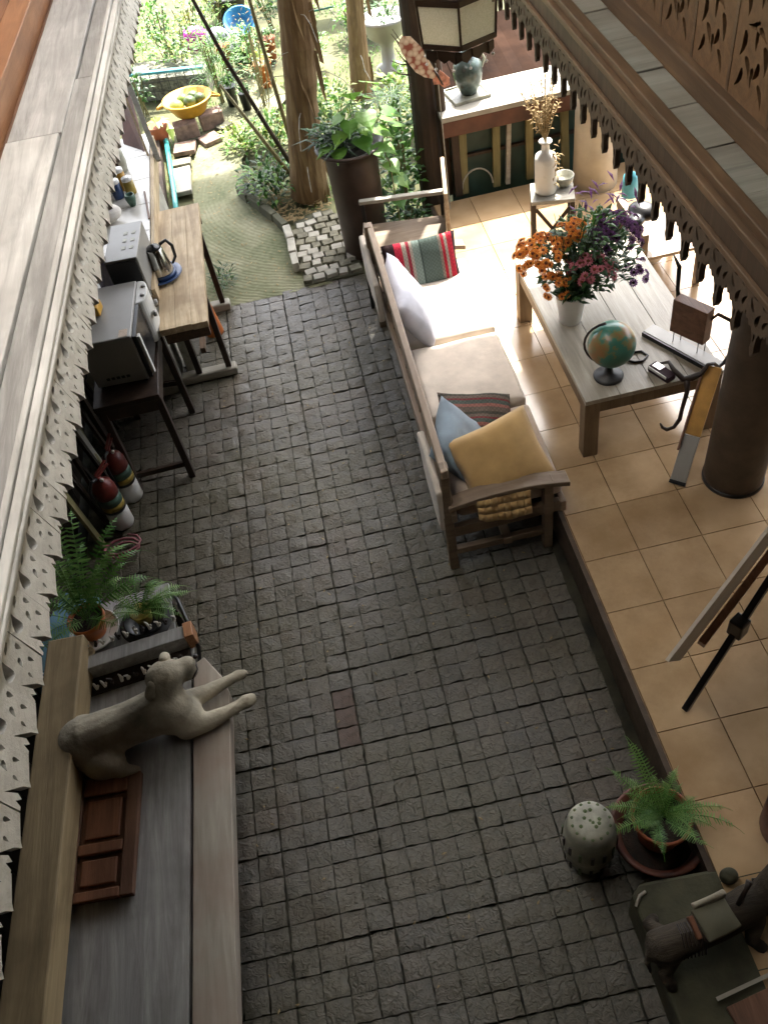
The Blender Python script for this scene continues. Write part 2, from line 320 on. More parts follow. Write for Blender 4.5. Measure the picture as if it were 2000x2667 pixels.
def fret_mesh(name,outer,holes,th):
    cu=bpy.data.curves.new(name,'CURVE'); cu.dimensions='2D'; cu.fill_mode='BOTH'; cu.extrude=th/2
    for pl in [outer]+holes:
        sp=cu.splines.new('POLY'); sp.points.add(len(pl)-1)
        for i,(x,y) in enumerate(pl): sp.points[i].co=(x,y,0,1)
        sp.use_cyclic_u=True
    o=bpy.data.objects.new(name,cu); COL.objects.link(o)
    dg=bpy.context.evaluated_depsgraph_get(); me=bpy.data.meshes.new_from_object(o.evaluated_get(dg))
    bpy.data.objects.remove(o); me.materials.clear(); return me
def tear(cx,cy,L,w,a,n=12,bend=0):
    a=math.radians(a); out=[]
    for i in range(n):
        t=2*math.pi*i/n; x=math.cos(t)*L/2; k=(1+.75*math.cos(t))/1.6; y=math.sin(t)*w/2*(k if k>.15 else .15); y+=bend*(x/(L/2))**2
        out.append((cx+x*math.cos(a)-y*math.sin(a),cy+x*math.sin(a)+y*math.cos(a)))
    return out
def blob(name,mat,parent,ells,caps,voxel=.012,smooth=6):
    mb=MB()
    for c,r,rt in ells: mb.sphere(c,r,rt,3)
    for pts,rad in caps:
        mb.tube(pts,rad,14)
        for p,r in zip(pts,rad): mb.sphere(p,r*.99,None,2)
    o=mb.build(name,mat,parent,True)
    m=o.modifiers.new('remesh','REMESH'); m.mode='VOXEL'; m.voxel_size=voxel; m.use_smooth_shade=True
    m2=o.modifiers.new('smooth','SMOOTH'); m2.factor=.6; m2.iterations=smooth
    return o
def pillow_mesh(name,w,h,t,n=18,wr=.01,pinch=.10,seed=0):
    bm=bmesh.new(); G={}
    for sgn in (1,-1):
        for i in range(n+1):
            for j in range(n+1):
                u=2*i/n-1; v=2*j/n-1
                if sgn==-1 and (i in(0,n) or j in (0,n)): G[(sgn,i,j)]=G[(1,i,j)]; continue
                x=u*w/2*(1-pinch*(1-abs(v))**1.0*abs(u)**3*.6); y=v*h/2*(1-pinch*(1-abs(u))*abs(v)**3*.6)
                k=((1-u*u)*(1-v*v))**.38
                z=sgn*t/2*k+ noise.noise(Vector((x*9+seed,y*9,seed*3.1)))*wr*k + noise.noise(Vector((x*25+seed,y*25,seed)))*wr*.4*k
                z+=noise.noise(Vector((x*5+seed,y*5,9)))*wr*1.2
                G[(sgn,i,j)]=bm.verts.new((x,y,z))
        for i in range(n):
            for j in range(n):
                q=[G[(sgn,i,j)],G[(sgn,i+1,j)],G[(sgn,i+1,j+1)],G[(sgn,i,j+1)]]
                bm.faces.new(q if sgn==1 else q[::-1])
    me=bpy.data.meshes.new(name); bm.to_mesh(me); bm.free()
    for p in me.polygons: p.use_smooth=True
    return me
def pillow(name,label,mat,c,w,h,t,normal,up,seed=0,wr=.012,cat='pillow',group=None):
    z=Vector(normal).normalized(); y=Vector(up); y=(y-z*y.dot(z)).normalized(); x=y.cross(z)
    me=pillow_mesh(name,w,h,t,seed=seed,wr=wr); o=meshobj(name,me,mat)
    o.matrix_world=Matrix.Translation(Vector(c))@Matrix((x,y,z)).transposed().to_4x4()
    return tag(o,label,cat,group)
def heart(mb,p,d,w,up=(0,0,1)):
    p=Vector(p); d=Vector(d).normalized(); sd=d.cross(Vector(up)); sd.normalize(); nr=sd.cross(d)
    half=[(-.10,.10),(-.13,.26),(-.02,.44),(.18,.50),(.42,.42),(.66,.24),(.86,.09)]
    mid=[p+d*w*t+nr*w*(.05-.10*t*t) for t in (0,.25,.5,.8,1.12)]
    mv=[mb.b.verts.new(q) for q in mid]
    for sg in (1,-1):
        ov=[mb.b.verts.new(p+d*w*a+sd*sg*w*b+nr*w*(.09*b-.10*a*a)) for a,b in half]
        mb.b.faces.new([mv[0],ov[0],ov[1],ov[2]]); mb.b.faces.new([mv[0],ov[2],ov[3],mv[1]]); mb.b.faces.new([mv[1],ov[3],ov[4],mv[2]]); mb.b.faces.new([mv[2],ov[4],ov[5],mv[3]]); mb.b.faces.new([mv[3],ov[5],ov[6],mv[4]])
def frond(parent,mat,p,az,L,rise,droop,w,n=26,name='frond'):
    """one fern frond: midrib with paired leaflets"""
    mb=MB(); a=math.radians(az); d=Vector((math.cos(a),math.sin(a),0)); p=Vector(p); pts=[]; bend=random.uniform(-.22,.22); kink=random.uniform(0,1.2)
    for i in range(n+1):
        t=i/n; pts.append(p+d*(L*t*(1-.15*t))+d.cross(Vector((0,0,1)))*(L*bend*t*t)+Vector((0,0,L*(rise*t-droop*t*t-kink*max(0,t-.6)**2))))
    mb.tube(pts[::2],[.0022*(1-.7*i/(n/2)) for i in range(len(pts[::2]))],4)
    sd=d.cross(Vector((0,0,1)))
    for i in range(3,n):
        t=i/n; ww=w*(math.sin(math.pi*min(1,t*1.02+.12))**.7)*random.uniform(.85,1.1)
        tg=(pts[i+1]-pts[i-1]).normalized()
        for sg in (1,-1):
            if random.random()<.05: continue
            q=pts[i]; e=q+sd*sg*ww*random.uniform(.8,1.1)+tg*ww*.35-Vector((0,0,ww*random.uniform(.05,.35))); hw=tg*L/n*.42
            mb.poly([q-hw*.7,q+hw*.7,e+hw*.25,e-hw*.25])
    return mb.build(name,mat,parent)
def leafcloud(mb,c,r,n,L,w,up=.4,seed=None):
    for _ in range(n):
        v=Vector((random.gauss(0,1),random.gauss(0,1),random.gauss(0,1))).normalized()*random.random()**.45
        p=Vector(c)+Vector((v.x*r[0],v.y*r[1],v.z*r[2])); d=Vector((v.x+random.uniform(-.6,.6),v.y+random.uniform(-.6,.6),up+random.uniform(-.5,.5)))
        s=random.uniform(.6,1.2); mb.leaf(p,d,L*s,w*s,droop=random.uniform(0,.4))
# ================================================================= THE SETTING
def grid_sheet(name,x0,x1,y0,y1,nx,ny,z,mat,amp=0,sc=1,hole=None):
    bm=bmesh.new(); V=[[bm.verts.new((x0+(x1-x0)*i/nx,y0+(y1-y0)*j/ny,z+amp*noise.noise(Vector(((x0+(x1-x0)*i/nx)*sc,(y0+(y1-y0)*j/ny)*sc,0))))) for j in range(ny+1)] for i in range(nx+1)]
    for i in range(nx):
        for j in range(ny): bm.faces.new((V[i][j],V[i+1][j],V[i+1][j+1],V[i][j+1]))
    me=bpy.data.meshes.new(name); bm.to_mesh(me); bm.free(); return struct(meshobj(name,me,mat,smooth=True))
grid_sheet('ground',-60,60,-40,90,60,60,-.06,M['ground'],.0)
grid_sheet('garden_soil',-4,6,5.2,20,80,120,-.03,M['ground'],.018,1.3)
mb=MB(); mb.bb(-1.65,.875,-2.4,5.26,-.2,-.012); pavement=struct(mb.build('pavement',M['grout']))
# --- stone setts, 4 x 4 to a slab
SX,SY=.10,.09625
def sett_mesh(k,l,r_,b,t):
    bm=bmesh.new(); n=4; hx,hy=SX/2,SY/2; edge_w=.0055; x0,x1,y0,y1=-hx+l,hx-r_,-hy+b,hy-t
    V=[]; 
    for i in range(n+1):
        row=[]
        for j in range(n+1):
            u,v=i/n,j/n; e=(i in(0,n)) or (j in(0,n))
            x=x0+(x1-x0)*u; y=y0+(y1-y0)*v
            if e: x+=noise.noise(Vector((k*3.3,u*3,v*3)))*.006; y+=noise.noise(Vector((k*5.1,v*3,u*3)))*.006
            z=noise.noise(Vector((u*2.6+k*7,v*2.6,k*1.7)))*.0058+.0020*math.sin(k*2+u*3+v*2)-(.0014 if e else 0)+.003
            row.append(bm.verts.new((x,y,z)))
        V.append(row)
    for i in range(n):
        for j in range(n): bm.faces.new((V[i][j],V[i+1][j],V[i+1][j+1],V[i][j+1]))
    rim=[V[i][0] for i in range(n+1)]+[V[n][j] for j in range(1,n+1)]+[V[i][n] for i in range(n-1,-1,-1)]+[V[0][j] for j in range(n-1,0,-1)]
    low=[bm.verts.new((v.co.x*1.01,v.co.y*1.01,-.02)) for v in rim]; m=len(rim)
    rim=[bm.verts.new(v.co) for v in rim]
    for i in range(m): bm.faces.new((rim[i],low[i],low[(i+1)%m],rim[(i+1)%m]))
    me=bpy.data.meshes.new('sett'); bm.to_mesh(me); bm.free(); me.materials.append(M['sett'])
    for p_ in me.polygons: p_.use_smooth=True
    return me
SM={}
def sett_variant(ix,iy):
    l=.0046 if ix%4==0 else .0022; r_=.0046 if ix%4==3 else .0022; b=.0046 if iy%4==0 else .0022; t=.0046 if iy%4==3 else .0022
    key=(ix%4,iy%4,random.randrange(4))
    if key not in SM: SM[key]=sett_mesh(len(SM)+1,l,r_,b,t)
    return SM[key]
cells=[]
for ix in range(-10,16):
    for iy in range(-52,24):
        x=-.684+SX*(ix+.5); y=2.96+SY*(iy+.5)
        if -1.63<x<.86 and -.9<y<5.23: cells.append((ix,iy,x,y))
vis=sorted([c for c in cells if c[3]>.82 and c[2]>-.80 and c[2]<.84],key=lambda c:c[3])[:300]; vs_=set((c[0],c[1]) for c in vis)
redme=None
far=bmesh.new(); TINT=None
for ix,iy,x,y in cells:
    me=sett_variant(ix,iy); rot=0
    dz=random.uniform(-.002,.002); tx,ty=random.uniform(-.012,.012),random.uniform(-.012,.012)
    mt=Matrix.Translation((x,y,dz))@Matrix.Rotation(tx,4,'X')@Matrix.Rotation(ty,4,'Y')@Matrix.Rotation(random.uniform(-.015,.015),4,'Z')
    if (ix,iy) in vs_:
        if abs(x+.334)<.03 and 1.80<y<2.07:
            if redme is None: redme=me.copy(); redme.materials.clear(); redme.materials.append(M['sett_red'])
            me=redme
        o=bpy.data.objects.new('sett',me); COL.objects.link(o); o.parent=pavement; o.matrix_local=mt
    else:
        t=me.copy(); t.transform(mt); far.from_mesh(t); bpy.data.meshes.remove(t)
fm=bpy.data.meshes.new('far_setts'); far.to_mesh(fm); far.free(); o=meshobj('far_setts',fm,M['sett'],pavement); o['kind']='stuff'
# --- terrace
mb=MB(); mb.bb(.885,4.3,-2.4,5.6,-.2,.192); terrace=struct(mb.build('terrace',M['tilegrout']))
mb=MB(); mb.bb(.862,.884,-2.4,5.58,-.1,.198); mb.build('edge_board',M['edge'],terrace)
tm={}
def tile_mesh(w,h):
    k=(round(w,3),round(h,3))
    if k not in tm:
        bm=bmesh.new(); vs=bmesh.ops.create_cube(bm,size=1)['verts']; bmesh.ops.transform(bm,matrix=Matrix.Diagonal((w-.004,h-.004,.014,1)),verts=vs)
        bmesh.ops.bevel(bm,geom=[e for e in bm.edges if abs(e.verts[0].co.z-e.verts[1].co.z)<1e-5 and e.verts[0].co.z>0],offset=.0015,segments=1)
        me=bpy.data.meshes.new('floor_tile'); bm.to_mesh(me); bm.free(); me.materials.append(M['tile']); tm[k]=me
    return tm[k]
xs=[.888,1.143]+[1.143+.300*k for k in range(1,11)]; ys=[1.754+.292*k for k in range(-5,14)]; ys[-1]=5.59
for i in range(len(xs)-1):
    for j in range(len(ys)-1):
        o=bpy.data.objects.new('floor_tile',tile_mesh(xs[i+1]-xs[i],ys[j+1]-ys[j])); COL.objects.link(o); o.parent=terrace
        o.location=((xs[i]+xs[i+1])/2,(ys[j]+ys[j+1])/2,.1935+random.uniform(-.0005,.0005)); o.rotation_euler=(random.uniform(-.001,.001),random.uniform(-.001,.001),0)
# --- curved path
mb=MB()
L=[(-.80,5.24),(-.83,5.66),(-.84,6.3),(-.86,6.9),(-.84,7.4),(-.72,8.0),(-.5,8.6),(-.2,9.3)]
R=[(.1,5.24),(-.13,5.5),(-.17,5.95),(-.30,6.35),(-.45,6.75),(-.42,7.3),(-.2,7.8),(.1,8.3)]
for i in range(len(L)-1): mb.poly([(*L[i],.004),(*R[i],.004),(*R[i+1],.004),(*L[i+1],.004)])
struct(mb.build('path',M['path']))
# ---------------------------------------------------------------- left house: wall, counter, eave
t=thing('house_wall','dark plank wall of the left house behind the bench and stools','wall',(-1.66,2,0))
for k in range(52):
    y=-2.4+k*.16; mb=MB(); mb.bb(-1.68+random.uniform(-.006,.006),-1.64,y,y+.154,0,2.44); mb.build('plank',M['dark_wall'],t)
TH=math.radians(2.9); HD=Vector((math.sin(TH),math.cos(TH),0)); LF=Vector((-math.cos(TH),math.sin(TH),0)); P0=Vector((-.582,2.0,0))
def LP(s,off,z): v=P0+HD*s+LF*off; return Vector((v.x,v.y,z))
eave=thing('left_eave','pale weathered eave with pierced fretwork edge along the left side','eave',tuple(LP(0,0,2.45)))
U=.0905
def lunit():
    outer=[(0,0),(U,0),(U,-.124),(.068,-.131),(.052,-.136),(.043,-.143),(.038,-.122),(.016,-.078),(.024,-.112),(.018,-.124),(.012,-.108),(.006,-.124),(0,-.124)]
    return fret_mesh('fret_board',outer,[tear(.022,-.037,.042,.037,250,14,.005),tear(.053,-.068,.022,.016,60,8),tear(.078,-.054,.020,.015,100,8),tear(.060,-.022,.026,.018,20,8),tear(.072,-.094,.020,.012,100,8),tear(.044,-.100,.016,.009,80,8)],.020)
lm=lunit(); lm.materials.append(M['lit_fret'])
Bz=Matrix((HD,Vector((0,0,1)),HD.cross(Vector((0,0,1))))).transposed()
for k in range(52):
    o=bpy.data.objects.new('fret_board',lm); COL.objects.link(o); o.parent=eave
    p=LP(-2.0+k*U,0,2.445)-eave.location; o.matrix_local=Matrix.Translation(p+HD*random.uniform(-.0015,.0015))@(Bz@Matrix.Rotation(math.radians(-14)+random.uniform(-.02,.02),3,'X')@Matrix.Rotation(random.uniform(-.015,.015),3,'Z')).to_4x4()@Matrix.Diagonal((1,.84,1,1))
def lbar(name,o0,o1,z0,z1,mat,s0=-2.1,s1=2.75,bev=.003,par=None):
    mb=MB(); a=LP(s0,(o0+o1)/2,(z0+z1)/2); b=LP(s1,(o0+o1)/2,(z0+z1)/2); mb.bar(a,b,o1-o0,z1-z0); return mb.build(name,mat,par or eave,bevel=bev)
lbar('moulding',-.014,.006,2.432,2.462,M['white_wood']); lbar('moulding',-.020,-.012,2.44,2.452,M['white_wood'])
lbar('moulding',.008,.022,2.452,2.468,M['white_wood'])
lbar('plank',.024,.082,2.43,2.461,M['grey_plank'],-2.1,1.0); lbar('plank',.024,.076,2.43,2.458,M['grey_plank'],1.01,2.75)
lbar('plank',.086,.243,2.435,2.470,M['white_wood'],-2.1,.62); lbar('plank',.080,.243,2.435,2.466,M['grey_plank'],.63,2.75)
lbar('window_sill',.262,.345,2.44,2.545,M['orange_wood'],par=eave); 
lbar('sill_backing',.238,.26,2.40,2.458,M['doorfr'],par=eave)
w=thing('upper_wall','varnished orange board wall above the left eave','wall',tuple(LP(0,.35,2.5)))
for k in range(40):
    mb=MB(); mb.bar(LP(-4.7+k*.19,.36,3.25),LP(-4.7+k*.19+.185,.36,3.25),.03,1.5); mb.build('board',M['orange_wood'],w)
mb=MB(); mb.bar(LP(-2.1,.75,2.42),LP(4.0,.75,2.42),1.0,.03); struct(mb.build('ceiling',M['dark_wall']))
# ---------------------------------------------------------------- right house: fretted fascia, ledge, pierced wall
EX=.81
reave=thing('right_eave','dark brown fascia with pierced hanging fretwork along the right side','eave',(EX,2,2.45))
U2=.0875
def runit():
    outer=[(0,0),(U2,0),(U2,-.060),(.082,-.074),(.076,-.070),(.070,-.082),(.062,-.078),(.056,-.090),(.054,-.112),(.056,-.128),(.047,-.144),(.038,-.128),(.040,-.112),(.036,-.092),(.028,-.080),(.020,-.084),(.014,-.072),(.006,-.076),(0,-.060)]
    return fret_mesh('fret_board',outer,[tear(.047,-.052,.040,.020,250,12,.003),tear(.018,-.036,.032,.015,300,10,.003),tear(.074,-.044,.032,.014,240,10,.003),tear(.047,-.098,.022,.009,90,8),tear(.028,-.016,.018,.008,10,8),tear(.066,-.018,.018,.008,170,8)],.014)
rm=runit(); rm.materials.append(M['brown_fret'])
Br=Matrix((Vector((0,-1,0)),Vector((0,0,1)),Vector((-1,0,0)))).transposed()
for k in range(44):
    o=bpy.data.objects.new('fret_board',rm); COL.objects.link(o); o.parent=reave
    o.matrix_local=Matrix.Translation((0,2.2-k*U2,0.0))@Br.to_4x4()
for nm,a in (('fascia_board',(.805,.825,.3,4.25,2.44,2.512)),('moulding',(.793,.805,.3,4.25,2.448,2.462)),('rail',(.798,.835,.3,4.25,2.512,2.53)),('rail',(.812,.842,.3,4.25,2.53,2.552))):
    mb=MB(); mb.bb(*a); mb.build(nm,M['brown_rail'] if nm!='fascia_board' else M['brown_fret'],reave,bevel=.003)
ledge=thing('roof_ledge','narrow ledge of grey boards above the right fascia','ledge',(.88,2,2.5))
for k in range(20):
    y=.3+k*.2; mb=MB(); mb.bb(.844,.935,y,y+.195,2.50,2.522+random.uniform(-.002,.002)); mb.build('board',M['ledge'],ledge,bevel=.002)
mb=MB(); mb.bb(.936,.975,.3,4.3,2.50,2.575); mb.build('base_rail',M['brown_rail'],ledge,bevel=.004)
pw=thing('pierced_wall','tan upper wall of pierced scrollwork panels on the right','wall',(.97,2,2.57))
def panel():
    w,h=.176,.62; outer=[(0,0),(w,0),(w,h),(0,h)]; H_=[]
    for sg,cx in ((1,.058),(-1,w-.058)):
        for j,(dy,L_,wd,an) in enumerate(((.05,.05,.016,60),(.085,.045,.018,120),(.12,.055,.02,75),(.165,.05,.016,20),(.20,.05,.02,100),(.25,.045,.016,50),(.30,.055,.018,110),(.345,.045,.016,70),(.40,.05,.018,30),(.45,.05,.018,90),(.51,.045,.016,60))):
            a=an if sg==1 else 180-an
            H_.append(tear(cx+sg*(.012 if j%2 else -.018),dy,L_*1.05,wd*1.35,a,10,.006))
    for dy in (.07,.145,.225,.275,.33,.43,.49): H_.append(tear(w/2,dy,.045,.020,90,8))
    return fret_mesh('pierced_panel',outer,H_,.014)
pm=panel(); pm.materials.append(M['tan_panel'])
for k in range(20):
    o=bpy.data.objects.new('pierced_panel',pm); COL.objects.link(o); o.parent=pw
    o.matrix_local=Matrix.Translation((-.005,-1.6+2.2-.09-k*.19+1.2,0.0))@Br.to_4x4()
    mb=MB(); y=2-1.6+2.2-.09-k*.19+1.2+.007; mb.bb(.957,.968,y-.006,y+.006,2.57,3.2); mb.build('batten',M['brown_rail'],pw)
mb=MB(); mb.bb(1.0,1.02,-2.4,4.3,2.5,4.0); mb.build('backing',M['ceil'],pw)
mb=MB(); mb.bb(.86,4.3,-2.4,5.0,2.47,2.495); struct(mb.build('ceiling',M['ceil']))
n=NT('milky_diffuser_sheet',.6); out=[x for x in n.t.nodes if x.type=='OUTPUT_MATERIAL'][0]; tr=n.n('ShaderNodeBsdfTranslucent'); tr.inputs[0].default_value=(.88,.87,.83,1); n.l(tr.outputs[0],out.inputs[0]); M['added_diffuser']=n.m
mb=MB(); mb.poly([(-.62,1.0,4.02),(SKX,1.0,4.02),(SKX,3.9,4.02),(-.62,3.9,4.02)]); tag(mb.build('added_diffuser',M['added_diffuser']),'added milky sheet out of view overhead, spreading soft light on the left eave','added_diffuser')  # unseen sheet added to soften the sun and brighten the eave
# upper roof, unseen, edges shaped to steer sun and shade; back wall and the side wall of the terrace room
for a in ((1.3,4.3,-2.5,4.3),(.86,1.3,-2.5,9.4),(-.95,.86,-2.5,1.0),(-5,-.95,-2.5,9.4),(-.95,.86,3.9,9.4),(SKX,.86,1.0,3.9),(-.95,-.62,1.0,3.9)):
    mb=MB(); mb.bb(*a,4.0,4.1); struct(mb.build('roof',M['ceil']))
mb=MB(); mb.bb(-3,4.3,-2.5,-2.4,-.1,4.0); struct(mb.build('back_wall',M['dark_wall']))
mb=MB(); mb.bb(4.3,4.4,-2.4,2.9,0,2.5); struct(mb.build('room_wall',M['tan_panel']))
# ================================================================= COLUMNS AND POSTS
t=thing('column','thick dark brown round column standing on the terrace tiles beside the coffee table','column',(1.72,2.63,.2))
mb=MB(); mb.lathe((1.72,2.63,.2),[(0,0),(.138,0),(.139,.05),(.133,.6),(.128,1.6),(.126,2.3),(0,2.3)],40); mb.build('shaft',M['col_dark'],t,True)
mb=MB(); mb.lathe((1.72,2.63,.2),[(.139,.0),(.143,.002),(.143,.02),(.139,.022)],40); mb.build('base_ring',M['black'],t,True)
t=thing('column','pale plastered round column behind the vase stand at the terrace corner','column',(1.99,5.42,.2))
mb=MB(); mb.lathe((1.99,5.42,.2),[(0,0),(.15,0),(.145,.3),(.135,1.2),(.13,2.3),(0,2.3)],40); mb.build('shaft',M['stone_col'],t,True)
t=thing('wooden_post','rough dark timber post behind the armchair, carrying the roof edge','post',(.93,5.80,0))
mb=MB(); pts=[(.94,5.78,0),(.93,5.79,.4),(.935,5.8,.9),(.93,5.8,1.5),(.93,5.8,2.5)]
mb.tube(pts,[.105,.098,.09,.088,.088],12); mb.build('trunk',M['bark2'],t,False)
mb=MB(); mb.tube([(1.03,5.70,.2),(1.025,5.71,1.0),(1.02,5.72,2.5)],.03,8); mb.build('stem',M['bark2'],t,True)
for k in range(9):
    a=random.uniform(0,6.28); mb=MB(); z=random.uniform(.95,1.3); p=Vector((.86,5.76,z)); d=Vector((-abs(math.cos(a)),math.sin(a)*.6,random.uniform(-.2,.9))).normalized()
    mb.tube([p,p+d*.07,p+d*.13+Vector((0,0,.02))],[.006,.004,.002],5); mb.build('twig',M['bark2'],t)
# ================================================================= END WALL, SHELF
t=thing('panel_fence','low dark green panel fence with rough posts under the shelf at the terrace end','fence',(1.6,5.68,.2))
mb=MB(); mb.bb(1.05,3.6,5.70,5.72,.05,.72); mb.build('panel',M['greenpanel'],t)
for z in (.45,.62): mb=MB(); mb.bb(1.05,3.6,5.672,5.698,z,z+.018); mb.build('rail',M['bark2'],t)
for x in (1.13,1.36,1.44,1.60,1.86,2.2,2.5): 
    mb=MB(); a=random.uniform(-.03,.03); mb.bar((x,5.66,.2),(x+a,5.66,.74),random.choice((.03,.05,.02)),.03,(0,1,0)); mb.build('post',M['bamboo'] if x!=1.44 else M['skid'],t)
mb=MB(); mb.tube([(1.22+.11*math.cos(a*math.pi/12),5.645,.24+.13*math.sin(a*math.pi/12)) for a in range(13)],.006,6)
tag(mb.build('wire_hoop',M['skid']),'pale wire hoop leaning on the green panel behind the armchair','hoop')
t=thing('shelf','long bleached plank shelf with rough brown apron at the terrace end','shelf',(1.4,5.8,.8))
for y0,y1 in ((5.585,5.80),(5.806,5.99)): mb=MB(); mb.bb(1.00,3.4,y0,y1,.765,.80); mb.build('plank',M['skid'] ,t,bevel=.004)
mb=MB(); mb.bb(1.00,3.4,5.59,5.62,.66,.763); mb.build('apron',M['rustpan'],t,bevel=.003)
for x in (1.06,2.4): mb=MB(); mb.bb(x,x+.05,5.63,5.68,.2,.76); mb.build('leg',M['bark2'],t)
t=thing('tray','thin square pale green tray on the shelf under the ceramic jar','tray',(1.23,5.83,.80))
xf=about((1.23,5.83,.8),8); mb=MB(xf); mb.bb(1.11,1.35,5.72,5.95,.801,.812); mb.build('base',M['drum'],t,bevel=.003)
for a in ((1.105,1.355,5.715,5.723),(1.105,1.355,5.947,5.955),(1.105,1.113,5.724,5.946),(1.347,1.355,5.724,5.946)): mb=MB(xf); mb.bb(*a,.801,.822); mb.build('rim',M['drum'],t)
t=thing('ceramic_jar','squat dark celadon jar with handle on the shelf','jar',(1.245,5.83,.813))
mb=MB(); mb.lathe((1.245,5.83,.813),[(0,0),(.05,0),(.062,.02),(.085,.07),(.098,.13),(.092,.19),(.066,.225),(.046,.235),(.044,.26),(.05,.266),(.04,.262),(.036,.235),(0,.232)],32); mb.build('body',M['ceramic'],t,True)
mb=MB(); mb.tube([(1.31,5.85,1.03),(1.345,5.86,1.045),(1.37,5.865,1.0),(1.345,5.86,.95)],.009,8); mb.build('handle',M['drum'],t,True)
t=thing('brown_board','broad rusty brown corrugated board lying beyond the shelf','board',(1.8,6.6,.3))
mb=MB()
for k in range(26):
    x=1.15+k*.085; z=.5+.012*(k%2); mb.poly([(x,6.2,z),(x+.085,6.2,.5+.012*((k+1)%2)),(x+.085,7.5,.62+.012*((k+1)%2)),(x,7.5,.12+z)])
ob=mb.build('sheet',M['dark_sheet'],t); sm=ob.modifiers.new('th','SOLIDIFY'); sm.thickness=.01
for x in (1.3,3.0): mb=MB(); mb.bb(x,x+.05,6.3,6.35,-.05,.495); mb.build('prop',M['bark2'],t)
# ================================================================= LANTERN AND BUTTERFLY
t=thing('lantern','hexagonal bronze lantern with frosted panes hanging at the top of the opening','lantern',(.83,4.05,1.95))
c=Vector((.83,4.05,0)); RO=.19; LZ=.075
def hexp(r,z,k,a0=0): a=math.radians(60*k+a0+22); return Vector((c.x+r*math.cos(a),c.y+r*math.sin(a),z+LZ))
for k in range(6):
    a,b=hexp(RO*.93,1.86,k),hexp(RO*.93,1.86,k+1); a2,b2=hexp(RO,2.02,k),hexp(RO,2.02,k+1)
    mb=MB(); mb.poly([a,b,b2,a2]); o=mb.build('pane',M['frost'],t); s_=o.modifiers.new('th','SOLIDIFY'); s_.thickness=.004
    mb=MB(); mb.bar(hexp(RO*.96,1.845,k),hexp(RO*1.03,2.04,k),.009,.009); mb.build('mullion',M['rust'],t)
    mb=MB(); mb.bar(hexp(RO*.95,1.85,k),hexp(RO*.95,1.85,k+1),.014,.02); mb.build('rail',M['rust'],t); mb=MB(); mb.bar(hexp(RO*1.02,2.03,k),hexp(RO*1.02,2.03,k+1),.016,.024); mb.build('rail',M['rust'],t)
    mb=MB(); a,b=hexp(RO*.90,1.83,k),hexp(RO*.90,1.83,k+1); pts=[a]; n=6
    low=[a.lerp(b,i/n)+Vector((0,0,-.035-(.018 if i%2 else 0))) for i in range(n+1)]
    for i in range(n): mb.poly([a.lerp(b,i/n),low[i],low[i+1],a.lerp(b,(i+1)/n)])
    o=mb.build('skirt',M['rust'],t); s_=o.modifiers.new('th','SOLIDIFY'); s_.thickness=.005
    for q in (.25,.75):
        mb=MB(); p=a.lerp(b,q)+Vector((0,0,-.055)); mb.tube([p,p-Vector((0,0,.02))],.0015,5); mb.sphere(p-Vector((0,0,.024)),.007,None,2); mb.build('bead',M['white'],t,True)
    mb=MB(); a,b=hexp(RO*1.02,2.045,k),hexp(RO*1.02,2.045,k+1); q,r_=hexp(.09,2.12,k),hexp(.09,2.12,k+1); mb.poly([a,b,r_,q]); o=mb.build('crown_panel',M['brown_fret'],t); s_=o.modifiers.new('th','SOLIDIFY'); s_.thickness=.008
mb=MB(); mb.tube([(c.x,c.y,2.18),(c.x,c.y,2.48)],.006,6); mb.build('chain',M['rust'],t)
mb=MB(); mb.sphere((c.x,c.y,1.93),.035,None,2); mb.build('bulb',M['white'],t,True)
t=thing('butterfly_stake','painted butterfly on a thin rod in front of the timber post','butterfly',(.985,5.5,.2))
mb=MB(); mb.tube([(.985,5.5,-.0),(.985,5.5,1.10)],.004,6); mb.build('rod',M['skid'],t)
def wing(pts,mat,nm):
    mb=MB(); mb.poly(pts); o=mb.build(nm,mat,t); s_=o.modifiers.new('th','SOLIDIFY'); s_.thickness=.003
yv=5.49
wing([(.985,yv,1.12),(.90,yv-.01,1.31),(.84,yv-.02,1.39),(.79,yv-.02,1.40),(.765,yv-.02,1.37),(.775,yv-.015,1.31),(.82,yv-.01,1.22),(.85,yv,1.17),(.90,yv,1.13),(.95,yv,1.11)],M['wing'],'upper_wing')
wing([(.985,yv+.004,1.12),(.95,yv+.004,1.108),(.955,yv+.004,1.07),(.99,yv+.004,1.065),(1.02,yv+.004,1.035),(1.055,yv+.004,1.05),(1.055,yv+.004,1.09),(1.02,yv+.004,1.13),(1.0,yv+.004,1.15)],M['wing2'],'lower_wing')
mb=MB(); mb.tube([(.965,yv-.006,1.16),(.985,yv-.006,1.12),(1.01,yv-.006,1.06)],[.004,.008,.004],8); mb.build('body',M['branch'],t,True)
